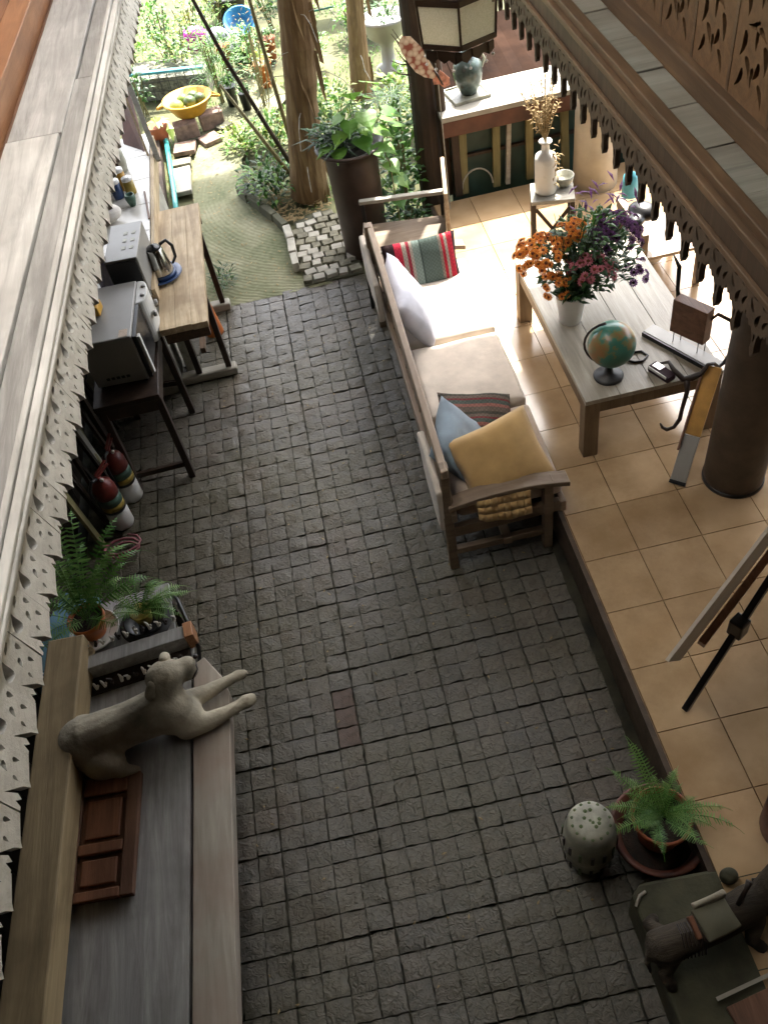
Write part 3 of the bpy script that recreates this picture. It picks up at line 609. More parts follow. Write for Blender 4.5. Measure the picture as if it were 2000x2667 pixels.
# ================================================================= SOFA
sofa=thing('sofa','long teak sofa with three cream seat cushions set along the terrace edge','sofa',(.6,3.65,0))
for nm,pts,w,h,mt in (('back_rail',((.332,2.60,.705),(.348,4.70,.700)),.035,.05,'teak'),('lower_back_rail',((.352,2.6,.40),(.368,4.68,.40)),.025,.06,'teak'),
    ('seat_rail',((.875,2.62,.285),(.882,4.66,.285)),.03,.07,'teak'),('rear_rail',((.335,2.62,.27),(.345,4.66,.27)),.03,.07,'teak')):
    mb=MB(); mb.bar(pts[0],pts[1],w,h); mb.build(nm,M[mt],sofa,bevel=.006)
for y in (2.64,4.66):
    mb=MB(); mb.bar((.325,y,0),(.325,y,.40),.045,.05,(0,1,0)); mb.bar((.326,y,.39),(.334,y,.73),.04,.05,(0,1,0)); mb.build('leg',M['teakx'],sofa,bevel=.005)
    mb=MB(); mb.bar((.80,y,0),(.805,y,.49),.045,.05,(0,1,0)); mb.build('leg',M['teakx'],sofa,bevel=.005)
    mb=MB(); n=8; pp=[(.33+.57*i/n, .478+.035*math.sin(math.pi*(i/n)*.9)-.018*(i/n)**3) for i in range(n+1)]
    mb.prism([(x,z) for x,z in pp]+[(x,z-.028) for x,z in pp[::-1]],y-.04,y+.04,'y'); mb.build('armrest',M['teakx'],sofa,bevel=.004)
    mb=MB(); mb.bar((.34,y,.27),(.86,y,.29),.03,.07); mb.build('side_rail',M['teakx'],sofa,bevel=.004)
    mb=MB(); mb.bar((.34,y,.12),(.80,y,.12),.03,.04); mb.build('stretcher',M['teakx'],sofa,bevel=.004)
mb=MB(); mb.bar((.60,2.62,.12),(.60,4.64,.12),.04,.04); mb.build('stretcher',M['teak'],sofa)
for k in range(11): mb=MB(); y=2.72+k*.185; mb.bb(.35,.87,y,y+.12,.300,.315); mb.build('slat',M['teakx'],sofa)
for y0,y1 in ((2.63,2.68),(3.33,3.39),(4.2,4.26)): mb=MB(); mb.bar((.350,(y0+y1)/2,.42),(.338,(y0+y1)/2,.69),y1-y0,.018,(1,0,0)); mb.build('back_slat',M['teak'],sofa)
mb=MB(); mb.bar((.352,4.29,.56),(.354,4.64,.56),.014,.25); mb.build('back_panel',M['dark_teak'],sofa,bevel=.002)
mb=MB(); mb.bar((.349,2.70,.55),(.352,3.32,.55),.010,.20); mb.build('back_panel',M['dark_teak'],sofa)
def rbox(name,mat,c,d,parent,r=.03,seed=0,rot=None):
    bm=bmesh.new(); vs=bmesh.ops.create_cube(bm,size=1)['verts']; bmesh.ops.transform(bm,matrix=Matrix.Diagonal((*d,1)),verts=vs)
    bmesh.ops.bevel(bm,geom=bm.edges[:],offset=r,segments=4,affect='EDGES',profile=.6)
    bmesh.ops.subdivide_edges(bm,edges=[e for e in bm.edges if e.calc_length()>.09],cuts=5,use_grid_fill=True)
    for v in bm.verts:
        p=v.co*7+Vector((seed,seed,0)); v.co+=Vector((noise.noise(p)*.006,noise.noise(p+Vector((5,0,0)))*.008,noise.noise(p+Vector((0,9,0)))*.009))
        if v.co.z>0: v.co.z+=.012*(1-(2*v.co.x/d[0])**2)*(1-(2*v.co.y/d[1])**2)
    m=Matrix.Translation(Vector(c)-worldloc(parent))@(rot.to_4x4() if rot else Matrix.Identity(4)); bmesh.ops.transform(bm,matrix=m,verts=bm.verts)
    me=bpy.data.meshes.new(name); bm.to_mesh(me); bm.free(); return meshobj(name,me,mat,parent,True)
for i,(y0,y1,mt) in enumerate(((2.67,3.245,'cushion2'),(3.272,3.855,'cushion'),(3.882,4.60,'cushion'))):
    rbox('seat_cushion',M[mt],(.635,(y0+y1)/2,.358+i*.008),(.505,y1-y0,.085),sofa,.03,i*3)
# back cushions: thin cream pads hanging behind the rail
for y0,y1,z1 in ((2.62,3.05,.56),(4.25,4.80,.58)): rbox('back_pad',M['cushion'],(.300,(y0+y1)/2,z1-.12),(.035,y1-y0,.26),sofa,.014,y0)
pillow('pillow','flat pillow with red, grey and green stripes leaning on the far sofa arm',M['stripeA'],(.60,4.47,.515),.44,.30,.085,(0,-1,.45),(0,.35,1),1,.01,group='pillows on the sofa')
pillow('pillow','whitish blue square pillow leaning on the middle of the sofa back',M['wblue'],(.455,4.10,.545),.52,.36,.16,(1,-.05,.5),(-.4,0,1),2,.02,group='pillows on the sofa')
pillow('pillow','dull striped pillow behind the blue and mustard pillows',M['stripeB'],(.60,3.16,.475),.38,.25,.10,(.25,-.35,.9),(.15,.8,.4),3,.016,group='pillows on the sofa')
pillow('pillow','small grey blue pillow wedged in the near corner of the sofa back',M['blue'],(.47,2.96,.51),.36,.34,.12,(.70,-.40,.62),(-.35,0,1),4,.016,group='pillows on the sofa')
pillow('pillow','large mustard yellow pillow propped against the near sofa arm',M['tan'],(.625,2.79,.525),.41,.36,.17,(-.02,-.62,.70),(-.22,.62,.70),5,.016,group='pillows on the sofa')
mb=MB(); n=8
P=[[Vector((.46+.25*i/n, 2.600-.005*math.sin(i*1.1)-.010*j, .485-.032*j-.002*math.sin(i*1.7)*j-.016*math.sin(math.pi*(i/n)*.8)*j)) for j in range(4)] for i in range(n+1)]
for i in range(n):
    for j in range(3): mb.poly([P[i][j],P[i+1][j],P[i+1][j+1],P[i][j+1]])
o=mb.build('cloth',M['tan'],None,True); o.modifiers.new('th','SOLIDIFY').thickness=.006; tag(o,'mustard cloth hanging down below the near sofa arm','cloth')
# ================================================================= ARMCHAIR beyond the sofa
t=thing('armchair','cream wooden armchair facing left beyond the striped pillow','armchair',(.6,4.98,0)); xf=about((.6,4.98,0),-10)
mb=MB(xf); mb.bb(.855,.880,4.76,5.20,.40,.78); mb.build('backrest',M['pine'],t,bevel=.006)
for y in (4.81,5.18):
    if y>5: mb=MB(xf); mb.bb(.31,.86,y-.02,y+.02,.545,.570); mb.build('armrest',M['skid'],t,bevel=.005)
    else: mb=MB(xf); mb.bb(.31,.86,y-.012,y+.012,.395,.42); mb.build('side_rail',M['skid'],t,bevel=.004)
    for x in (.33,.84): mb=MB(xf); mb.bar((x-.01,y,0.0),(x,y,.40 if y<5 else .545),.022,.022,(0,1,0)); mb.build('leg',M['black'],t)
mb=MB(xf); mb.bb(.33,.85,4.83,5.16,.385,.405); mb.build('seat',M['teakx'],t,bevel=.004)
mb=MB(xf); mb.bb(.315,.335,4.82,5.17,.33,.42); mb.build('front_board',M['teak'],t,bevel=.004)
# ================================================================= COFFEE TABLE
t=thing('coffee_table','broad low wooden coffee table on the terrace carrying flowers and a globe','table',(1.43,3.54,.2))
for k in range(4): mb=MB(); x=1.09+k*.1695; mb.bb(x,x+.1675,2.965,4.19,.560,.585); mb.build('plank',M['ctable'],t,bevel=.002)
for y in (2.975,4.15): mb=MB(); mb.bb(1.12,1.74,y,y+.03,.49,.559); mb.build('apron',M['cleg'],t,bevel=.003)
for x in (1.095,1.735): mb=MB(); mb.bb(x,x+.028,3.0,4.15,.49,.559); mb.build('apron',M['cleg'],t,bevel=.003)
for x in (1.09,1.692):
    for y in (2.967,4.115): mb=MB(); mb.bb(x,x+.075,y,y+.075,.198,.5585); mb.build('leg',M['cleg'],t,bevel=.004)
# flowers
t=thing('flower_bucket','white bucket of orange, pink and purple chrysanthemums on the coffee table','flowers',(1.215,3.58,.585))
bc=Vector((1.215,3.58,.585)); mb=MB(); mb.lathe(bc,[(0,.0),(.045,0),(.048,.004),(.068,.14),(.071,.142),(.071,.148),(.066,.148),(.062,.12),(0,.12)],32); mb.build('bucket',M['white'],t,True)
mb=MB(); random.seed(21)
for _ in range(90):
    a=random.uniform(0,6.28); r=random.uniform(.02,.30)*1; tip=bc+Vector((.10+r*math.cos(a)*.85,.10+r*math.sin(a)*.8,.32+random.uniform(-.1,.16)-r*.25)); b0=bc+Vector((random.uniform(-.03,.03),random.uniform(-.03,.03),.10))
    mid=b0.lerp(tip,.5)+Vector((0,0,.04)); mb.tube([b0,mid,tip],[.0025,.002,.0015],4,False)
mb.build('stems',M['leafd'],t)
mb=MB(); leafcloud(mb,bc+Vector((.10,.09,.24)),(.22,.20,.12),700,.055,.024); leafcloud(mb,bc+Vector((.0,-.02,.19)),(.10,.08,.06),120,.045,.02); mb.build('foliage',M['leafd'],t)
mb=MB(); leafcloud(mb,bc+Vector((.12,.12,.33)),(.14,.13,.11),260,.055,.022); mb.build('foliage',M['leaf'],t)
def mum(mat,eye):
    bm=bmesh.new()
    for ring,(n,L_,z,wd) in enumerate(((12,.0185,.0,.0065),(10,.013,.004,.006))):
        for k in range(n):
            a=2*math.pi*(k+ring*.5)/n; d=Vector((math.cos(a),math.sin(a),0)); s=Vector((-d.y,d.x,0))
            p=[d*.003+Vector((0,0,z)),d*L_*.7+s*wd/2+Vector((0,0,z+.003)),d*L_+Vector((0,0,z+.001)),d*L_*.7-s*wd/2+Vector((0,0,z+.003))]
            f=bm.faces.new([bm.verts.new(q) for q in p]); f.material_index=0
    e=bmesh.ops.create_icosphere(bm,subdivisions=1,radius=.0065)['verts']; bmesh.ops.transform(bm,matrix=Matrix.Translation((0,0,.004))@Matrix.Diagonal((1,1,.6,1)),verts=e)
    for v in e:
        for f in v.link_faces: f.material_index=1
    me=bpy.data.meshes.new('flower'); bm.to_mesh(me); bm.free(); me.materials.append(mat); me.materials.append(eye); return me
mo,mp,mv=mum(M['fo'],M['eye_o']),mum(M['fp'],M['eye_o']),mum(M['fv'],M['eye_p'])
def flowers(me,c,r,n,s):
    for _ in range(n):
        v=Vector((random.gauss(0,1),random.gauss(0,1),random.gauss(0,1))).normalized(); v*=random.uniform(.75,1)
        if v.z<-.35: v.z=-v.z
        o=bpy.data.objects.new('flower',me); COL.objects.link(o); o.parent=t
        p=Vector(c)+Vector((v.x*r[0],v.y*r[1],v.z*r[2])); nz=(v+Vector((-.1,-.5,.7))).normalized()
        q=nz.to_track_quat('Z','Y'); o.matrix_local=Matrix.Translation(p-t.location)@q.to_matrix().to_4x4()@Matrix.Diagonal((s*random.uniform(.8,1.1),)*3+(1,))
flowers(mo,bc+Vector((-.11,.08,.30)),(.13,.13,.08),66,1.2); flowers(mo,bc+Vector((.03,.12,.36)),(.08,.06,.05),22,1.2)
flowers(mo,bc+Vector((-.06,-.02,.20)),(.07,.05,.07),14,1.05)
flowers(mp,bc+Vector((.08,-.02,.25)),(.12,.09,.07),44,1.2)
flowers(mv,bc+Vector((.23,.10,.32)),(.11,.12,.09),60,1.15); flowers(mv,bc+Vector((.30,.02,.15)),(.06,.05,.08),9,1.1)
mb=MB()
for _ in range(26):
    p=bc+Vector((.16+random.uniform(-.07,.2),.24+random.uniform(-.08,.12),.36+random.uniform(-.04,.09))); mb.leaf(p,(random.uniform(-1,1),random.uniform(-.5,1),random.uniform(.1,1)),.075,.014)
mb.build('purple_spikes',M['fv'],t); t.scale=(1.16,1.16,1.18)
# globe
t=thing('globe','desk globe with green seas and brown land on a dark stand','globe',(1.255,3.10,.585)); g=Vector((1.262,3.12,.0))
mb=MB(); mb.lathe((1.250,3.105,.585),[(0,0),(.070,0),(.072,.008),(.062,.018),(.024,.026),(.016,.058),(0,.06)],28); mb.build('base',M['darkgrey'],t,True)
mb=MB(); mb.sphere((1.262,3.12,.768),.112,None,4); mb.build('ball',M['globe'],t,True)
mb=MB(); mb.tube([(1.262+.126*math.cos(math.radians(a))*.93,3.12-.126*math.cos(math.radians(a))*.37,.768+.126*math.sin(math.radians(a))) for a in range(105,300,15)],.006,8); mb.build('arm',M['branch'],t,True)
# long grey board, box on legs
t=thing('long_tray','long flat grey tray with black front lip on the coffee table','tray',(1.65,3.12,.586)); 
mb=MB(); a,b=Vector((1.545,3.355,.606)),Vector((1.745,2.975,.606)); mb.bar(a,b,.075,.012); mb.build('top',M['greymetal'],t,bevel=.002)
mb=MB(); off=Vector((-.036,-.018,0)); mb.bar(a+off-Vector((0,0,.012)),b+off-Vector((0,0,.012)),.012,.030); mb.build('lip',M['black'],t)
t=thing('box_figure','dark brown wooden block figure standing on four thin wire legs','figure',(1.66,3.16,.613)); rot=Matrix.Rotation(math.radians(-58),3,'Z')
mb=MB(); mb.box((1.664,3.155,.775),(.185,.06,.185),rot); mb.build('body',M['doorfr'],t,bevel=.003)
for dx,dy in ((-.075,-.015),(-.055,.018),(.062,-.015),(.08,.018)):
    p=rot@Vector((dx,dy,0))+Vector((1.664,3.155,.613)); mb=MB(); mb.tube([p,p+Vector((0,0,.07))],.0022,5); mb.build('leg',M['black'],t)
mb=MB(); mb.tube([rot@Vector((-.07,0,0))+Vector((1.664,3.155,.80)),Vector((1.63,3.27,.88)),Vector((1.64,3.30,.98)),Vector((1.62,3.33,1.03))],[.012,.01,.012,.004],8); mb.build('neck',M['black'],t,True)
mb=MB(); mb.tube([(1.72,3.09,.80),(1.745,3.07,.845),(1.79,3.02,.83),(1.83,2.97,.80),(1.88,2.94,.81),(1.9,2.93,.85)],[.006,.009,.009,.008,.007,.003],8); mb.build('horn',M['bark2'],t,True)
# twisted branch, small radio, cord, leaning board
mb=MB(); mb.tube([(1.79,2.99,.665),(1.765,2.975,.625),(1.735,2.965,.615),(1.70,2.95,.66),(1.665,2.94,.67),(1.64,2.935,.63),(1.60,2.95,.60),(1.56,2.955,.60),(1.53,3.0,.63),(1.53,3.06,.63),(1.50,3.09,.605)],[.006,.010,.008,.009,.010,.012,.018,.015,.012,.009,.005],8)
mb.tube([(1.575,2.945,.60),(1.58,2.935,.53),(1.56,2.92,.44),(1.55,2.91,.38),(1.52,2.90,.345),(1.485,2.90,.34),(1.455,2.89,.375),(1.44,2.885,.41)],[.016,.012,.010,.011,.009,.010,.008,.004],8)
tag(mb.build('twisted_branch',M['branch'],None,True),'dark twisted branch curling over the near edge of the coffee table','branch')
t=thing('radio','small dark handheld radio with a silver face on the coffee table','radio',(1.485,3.03,.586)); rt=RZ(24)
mb=MB(); mb.box((1.485,3.03,.603),(.055,.13,.034),rt); mb.build('case',M['eye_p'],t,bevel=.006)
mb=MB(); mb.box((1.478,3.055,.622),(.036,.05,.004),rt); mb.build('face',M['steel'],t,bevel=.001)
mb=MB(); mb.box((1.458,3.02,.615),(.004,.11,.014),rt); mb.build('trim',M['offwhite'],t)
mb=MB(); mb.tube([(1.37,3.18,.592),(1.40,3.155,.590),(1.44,3.15,.590),(1.475,3.18,.590),(1.46,3.22,.590),(1.42,3.225,.590)],.006,6); tag(mb.build('cord',M['branch'],None,True),'short dark cord looped beside the globe','cord')
t=thing('leaning_board','tall narrow board with yellow middle leaning on the coffee table corner','board',(1.45,2.67,.2))
a,b=Vector((1.455,2.66,.205)),Vector((1.70,2.945,.645)); 
mb=MB(); mb.bar(a,a.lerp(b,.42),.075,.016,(-.5,-.6,.9)); mb.build('lower_part',M['greymetal'],t,bevel=.003)
mb=MB(); mb.bar(a.lerp(b,.425),b,.075,.016,(-.5,-.6,.9)); mb.build('upper_part',M['plankY'],t,bevel=.003)
mb=MB(); s_=Vector((-.043,.012,.0)); mb.bar(a.lerp(b,.3)+s_,b+s_,.010,.022,(-.5,-.6,.9)); mb.build('dark_edge',M['doorfr'],t)
mb=MB(); mb.bar(a-Vector((0,0,.001)),a.lerp(b,.03),.078,.02,(-.5,-.6,.9)); mb.build('foot',M['black'],t)
# vase stand
t=thing('plant_stand','small dark wooden stand with crossed braces beside the pale column','stand',(1.49,4.78,.2)); xf=about((1.49,4.78,0),-14)
mb=MB(xf); mb.bb(1.36,1.62,4.68,4.90,.575,.598); mb.build('top',M['skid'],t,bevel=.003)
for x in (1.375,1.605):
    for y in (4.695,4.885): mb=MB(xf); mb.bb(x-.014,x+.014,y-.014,y+.014,.2,.574); mb.build('leg',M['dark_teak'],t)
for x in (1.375,1.605):
    for q in ((0,1),(1,0)): mb=MB(xf); mb.bar((x,4.70+.18*q[0],.26),(x,4.70+.18*q[1],.54),.012,.02,(1,0,0)); mb.build('brace',M['dark_teak'],t)
for q in ((0,1),(1,0)): mb=MB(xf); mb.bar((1.39+.2*q[0],4.69,.26),(1.39+.2*q[1],4.69,.54),.02,.012,(0,1,0)); mb.build('brace',M['dark_teak'],t)
t=thing('bottle_vase','tall cream bottle vase holding dried sprays on the plant stand','vase',(1.455,4.80,.6))
mb=MB(); mb.lathe((1.455,4.80,.6),[(0,0),(.046,0),(.05,.01),(.05,.17),(.046,.195),(.02,.21),(.017,.25),(.03,.262),(.03,.268),(.014,.266),(.012,.25),(0,.24)],24); mb.build('bottle',M['marble'],t,True)
mb=MB(); random.seed(5)
for k in range(26):
    p=Vector((1.455,4.80,.86)); d=Vector((random.uniform(-.45,.35),random.uniform(-.25,.3),1)).normalized(); L_=random.uniform(.15,.32); q=p+d*L_
    mb.tube([p,p+d*L_*.6+Vector((0,0,.01)),q],.0018,4,False)
    for _ in range(14): mb.leaf(p+d*L_*random.uniform(.35,1)+Vector((random.gauss(0,.008),)*3),(random.uniform(-1,1),random.uniform(-1,1),random.uniform(-.2,1)),.022,.008)
for k in range(40):
    mb.leaf(Vector((1.49+random.uniform(-.02,.02),4.77,.86-random.uniform(0,.24))),(random.uniform(-1,1),random.uniform(-1,.2),random.uniform(-.6,.3)),.03,.009)
mb.build('dried_spray',M['dry'],t); t.scale=(1.3,1.3,1.2)
t=thing('bowl','pale grey bowl on the plant stand next to the cream bottle','bowl',(1.58,4.82,.6))
mb=MB(); mb.lathe((1.575,4.82,.599),[(0,0),(.03,0),(.055,.035),(.062,.07),(.056,.068),(.045,.04),(0,.03)],24); mb.build('body',M['drum'],t,True)
# clutter seen through the right fretwork
t=thing('wrapped_bundle','crumpled pale paper bundle on the floor beyond the coffee table','bundle',(1.98,4.45,.2))
blob('paper',M['paper'],t,[((1.98,4.45,.32),(.11,.16,.12),None),((1.93,4.33,.40),(.07,.08,.06),None),((2.03,4.6,.42),(.07,.08,.06),None)],[],.014,1)
tag(blob('dark_bag',M['black'],None,[((1.86,4.28,.66),(.07,.09,.05),RZ(30)),((1.80,4.22,.65),(.05,.05,.03),None)],[],.01,3),'black cloth bag hanging over the chair back beyond the coffee table','bag')
t=thing('side_chair','brown side chair half hidden behind the right fretwork','chair',(1.98,4.3,.2))
for x in (1.82,2.16):
    for y in (4.12,4.5): mb=MB(); mb.bb(x-.016,x+.016,y-.016,y+.016,.198,.61 if x<2 else .58); mb.build('leg',M['teakx'],t)
mb=MB(); mb.bb(1.80,1.835,4.10,4.52,.57,.62); mb.build('back_rail',M['teakx'],t)
mb=MB(); mb.bb(1.84,2.18,4.11,4.51,.44,.46); mb.build('seat',M['teak'],t)
mb=MB(); mb.tube([(1.95,4.7,.5),(1.96,4.72,.62),(1.97,4.70,.66)],[.05,.045,.0],16); tag(mb.build('turquoise_cup',M['tealp'],None,True),'turquoise cup glimpsed through the right fretwork','cup')
# ================================================================= LEFT SIDE: BENCH, DOG, DOOR PANEL
random.seed(11)
t=thing('bench','long weathered plank bench with a yellow brown backrest along the left wall','bench',(-1.1,1.2,0)); bx=about((-.78,1.3,0),-2.3)
mb=MB(bx); mb.bb(-1.40,-.931,.1,2.22,.40,.447); mb.build('seat_plank',M['bench'],t,bevel=.004)
mb=MB(bx); mb.prism([(-.919,.1),(-.769,.1),(-.769,1.93),(-.800,2.02),(-.875,2.13),(-.919,2.10)],.395,.455); mb.build('front_plank',M['bench_front'],t,bevel=.005)
mb=MB(bx); mb.bb(-.955,-.90,.15,2.1,.36,.394); mb.build('bearer',M['bench_back'],t)
mb=MB(bx); mb.bb(-1.50,-1.345,.05,2.26,.47,.605); mb.build('backrest',M['bench_back'],t,bevel=.008)
for y in (.4,1.2,1.98): mb=MB(bx); mb.bb(-1.38,-.93,y,y+.08,-.01,.357); mb.build('support',M['bench_back'],t,bevel=.004)
t=thing('door_panel','small red brown panelled cabinet door lying on the bench seat','cabinet door',(-1.25,1.45,.45)); dx=about((-1.25,1.45,.45),-3.5)
X0,X1,Y0,Y1=-1.385,-1.115,1.215,1.675
for nm,a in (('stile',(X0,X0+.05,Y0,Y1)),('stile',(X1-.05,X1,Y0,Y1)),('rail',(X0+.051,X1-.051,Y0,Y0+.035)),('rail',(X0+.051,X1-.051,Y0+.165,Y0+.205)),('rail',(X0+.051,X1-.051,Y1-.07,Y1))):
    mb=MB(dx); mb.bb(*a,.452,.482); mb.build(nm,M['door'] if nm=='rail' else M['doorfr'],t,bevel=.004)
for y0,y1 in ((Y0+.036,Y0+.164),(Y0+.206,Y1-.071)):
    mb=MB(dx); mb.bb(X0+.051,X1-.051,y0,y1,.452,.464); mb.build('panel',M['doorfr'],t)
    mb=MB(dx); mb.bb(X0+.068,X1-.068,y0+.017,y1-.017,.4645,.476); mb.build('raised_panel',M['door'],t,bevel=.008)
V=Vector
t=thing('dog_sculpture','carved stone dog lying across the bench with both front paws over its edge','sculpture',(-1.05,1.84,.45))
blob('body',M['stone'],t,[((-1.31,1.81,.535),(.115,.115,.095),None),((-1.235,1.715,.510),(.085,.062,.065),None),((-1.12,1.835,.55),(.16,.082,.085),None),((-.955,1.85,.56),(.095,.095,.105),None),((-.895,1.83,.52),(.06,.075,.065),None),
   ((-.935,1.925,.69),(.078,.066,.058),RZ(20)),((-.868,1.955,.672),(.058,.040,.036),RZ(30)),((-.852,1.940,.640),(.044,.030,.014),RZ(30))],
 [([(-1.30,1.81,.54),(-1.12,1.84,.55),(-.97,1.86,.57)],[.10,.088,.095]),([(-.96,1.86,.58),(-.95,1.89,.635),(-.935,1.915,.68)],[.082,.068,.062]),
  ([(-.91,1.79,.51),(-.82,1.80,.498),(-.75,1.825,.488),(-.68,1.855,.482)],[.052,.038,.028,.023]),([(-.675,1.858,.478),(-.652,1.868,.474)],[.031,.026]),
  ([(-.91,1.90,.515),(-.82,1.93,.500),(-.76,1.958,.490),(-.715,1.978,.484)],[.046,.033,.026,.022]),([(-.70,1.988,.476),(-.676,1.995,.470)],[.026,.021]),
  ([(-1.24,1.71,.50),(-1.17,1.68,.482),(-1.12,1.675,.472)],[.046,.030,.020]),([(-1.40,1.80,.50),(-1.44,1.76,.475),(-1.43,1.70,.468)],[.024,.016,.011])],.0085,4)
for nm,ells,caps in (('ear',[((-.985,1.885,.672),(.016,.042,.036),RZ(15))],[([(-.975,1.885,.71),(-.995,1.868,.672),(-.99,1.855,.638)],[.022,.026,.015])]),('ear',[],[([(-.925,1.972,.725),(-.930,2.002,.70),(-.93,2.01,.665)],[.020,.024,.013])])):
    blob(nm,M['stone'],t,ells,caps,.006,3)
for p in ((-.878,1.912,.706),(-.895,1.975,.704)): mb=MB(); mb.sphere(p,.006,None,2); mb.build('eye',M['branch'],t,True)
mb=MB(); mb.tube([(-.835,1.905,.655),(-.815,1.945,.652),(-.822,1.985,.655)],.0035,5); mb.build('mouth',M['branch'],t,True)
mb=MB(); mb.sphere((-.812,1.985,.684),(.011,.012,.008),None,2); mb.build('nose',M['branch'],t,True)
for px,py in ((-.628,1.878),(-.668,1.998)):
    for q in (-.011,0,.011): mb=MB(); mb.tube([(px-.02,py+q,.487),(px+.012,py+q*1.2,.472)],.0016,4); mb.build('claw_line',M['branch'],t)
# carved plank with rows of cut motifs
t=thing('carved_plank','grey plank with rows of small carved motifs at the far end of the bench','carved plank',(-1.12,2.2,.45)); cx=about((-1.12,2.2,.45),6)
mb=MB(cx); mb.bb(-1.36,-.90,2.17,2.235,.452,.535); mb.build('plank',M['bench'],t,bevel=.004)
mb=MB(cx); mb.bb(-.899,-.860,2.165,2.240,.452,.545); mb.build('end_block',M['orange_wood'],t,bevel=.003)
for row,(yy,zz) in enumerate(((2.11,.462),(2.275,.53))):
    for k in range(13):
        x=-1.34+k*.034+random.uniform(-.004,.004); mb=MB(cx); h=random.uniform(.03,.055)
        mb.tube([(x,yy,zz),(x+random.uniform(-.008,.008),yy+.006,zz+h*.6),(x+random.uniform(-.012,.012),yy,zz+h)],[.008,.006,.003],5); mb.sphere((x+.008,yy,zz+h*.4),.007,None,1); mb.build('motif',M['marble'] if (k+row)%3 else M['branch'],t)
mb=MB(cx); mb.bb(-1.36,-.90,2.09,2.168,.448,.460); mb.build('foot_board',M['dark_teak'],t)
# plant stand with two ferns
t=thing('fern_stand','low grey plank stand with bent black metal arm holding the two ferns','stand',(-1.2,2.42,0)); 
mb=MB(cx); mb.bb(-1.48,-.95,2.25,2.40,.432,.452); mb.build('plank',M['bench'],t,bevel=.003)
mb=MB(cx); mb.bb(-1.48,-.95,2.405,2.56,.432,.452); mb.build('plank',M['bench'],t,bevel=.003)
for x in (-1.44,-.98):
    for y in (2.28,2.53): mb=MB(cx); mb.bb(x-.015,x+.015,y-.015,y+.015,0,.431); mb.build('leg',M['dark_teak'],t)
mb=MB(); mb.tube([(-.97,2.50,.46),(-.93,2.42,.50),(-.885,2.27,.50),(-.86,2.18,.46),(-.875,2.14,.40),(-.90,2.13,.2)],.009,8); mb.build('metal_arm',M['black'],t,True)
def fern(label,base,mat2,potc,ptop,n,Lr,az0,az1,rise,droop,w,seed,wide=(0,1)):
    random.seed(seed); t=thing('fern',label,'fern',base,'potted ferns'); B=V(base)
    for k in range(n):
        az=az0+(az1-az0)*(k+random.uniform(-.3,.3))/(n-1); L_=random.uniform(*Lr)
        frond(t,random.choice([M['fern'],M['fernl'],M['fernl']]),B+V((random.uniform(-.02,.02),random.uniform(-.02,.02),ptop)),az,L_,rise*random.uniform(.75,1.2),droop*random.uniform(.7,1.2),w*random.uniform(.85,1.1))
    return t
t=fern('large fern in a terracotta pot with white rimmed saucer on the stand',(-1.315,2.385,.455),None,None,.115,14,(.30,.46),20,175,.95,.75,.034,31)
B=V((-1.315,2.385,.455))
for az,L_,ri,dr in ((80,.58,1.0,.6),(95,.60,.95,.55),(62,.56,.9,.6),(45,.48,.8,.6),(20,.42,.6,.5),(200,.30,.5,.5),(225,.28,.5,.5),(-40,.2,.6,.6),(110,.42,.9,.5)): frond(t,M['fernl'] if az>70 else M['fern'],B+V((0,0,.115)),az,L_,ri,dr,.046)
mb=MB(); mb.lathe(B,[(0,.012),(.052,.012),(.055,.03),(.074,.095),(.080,.097),(.082,.12),(.074,.122),(.070,.10),(0,.10)],32); mb.build('pot',M['orange'],t,True)
mb=MB(); mb.lathe(B,[(0,.10),(.069,.101),(0,.108)],20); mb.build('soil',M['soil'],t)
mb=MB(); mb.lathe(B,[(0,0),(.085,0),(.105,.018),(.112,.022),(.109,.026),(.088,.010),(0,.008)],36); mb.build('saucer',M['marble'],t,True)
t=fern('small fern in a yellow pot standing in a round black bowl',(-1.085,2.375,.455),None,None,.09,16,(.16,.27),-30,200,.8,.8,.026,32)
B=V((-1.085,2.375,.455))
for az,L_ in ((5,.30),(20,.28),(-12,.26)): frond(t,M['fernl'],B+V((0,0,.09)),az,L_,.5,.55,.03)
mb=MB(); mb.lathe(B,[(0,.02),(.032,.02),(.046,.085),(.048,.09),(.043,.09),(0,.078)],24); mb.build('pot',M['yel_lab'],t,True)
mb=MB(); mb.lathe(B,[(0,0),(.06,0),(.088,.028),(.095,.04),(.09,.042),(.07,.02),(0,.018)],32); mb.build('bowl',M['black'],t,True)
mb=MB(); mb.lathe(B,[(0,-.002),(.11,-.002),(.118,.012),(.112,.014),(.0,.004)],32); mb.build('plate',M['darkgrey'],t,True)
t=thing('blue_box','faded blue cardboard box with a small white label beside the large fern','box',(-1.46,2.42,.2)); cb=about((-1.46,2.42,0),-24)
mb=MB(cb); mb.bb(-1.56,-1.38,2.22,2.62,.30,.47); mb.build('carton',M['bluebox'],t,bevel=.003)
mb=MB(cb); mb.bb(-1.50,-1.375,2.17,2.217,.30,.475); mb.build('flap',M['bluebox2'],t,bevel=.002)
mb=MB(cb); mb.bb(-1.455,-1.405,2.175,2.21,.4755,.4775); mb.build('label',M['white'],t)
for a in ((-1.447,-1.440,2.180,2.205),(-1.439,-1.418,2.180,2.187),(-1.425,-1.418,2.188,2.205),(-1.439,-1.43,2.198,2.205)): mb=MB(cb); mb.bb(*a,.4778,.4788); mb.build('mark',M['sky_bl'],t)
mb=MB(cb); mb.bb(-1.57,-1.37,2.2,2.63,0,.299); mb.build('stand',M['dark_teak'],t)
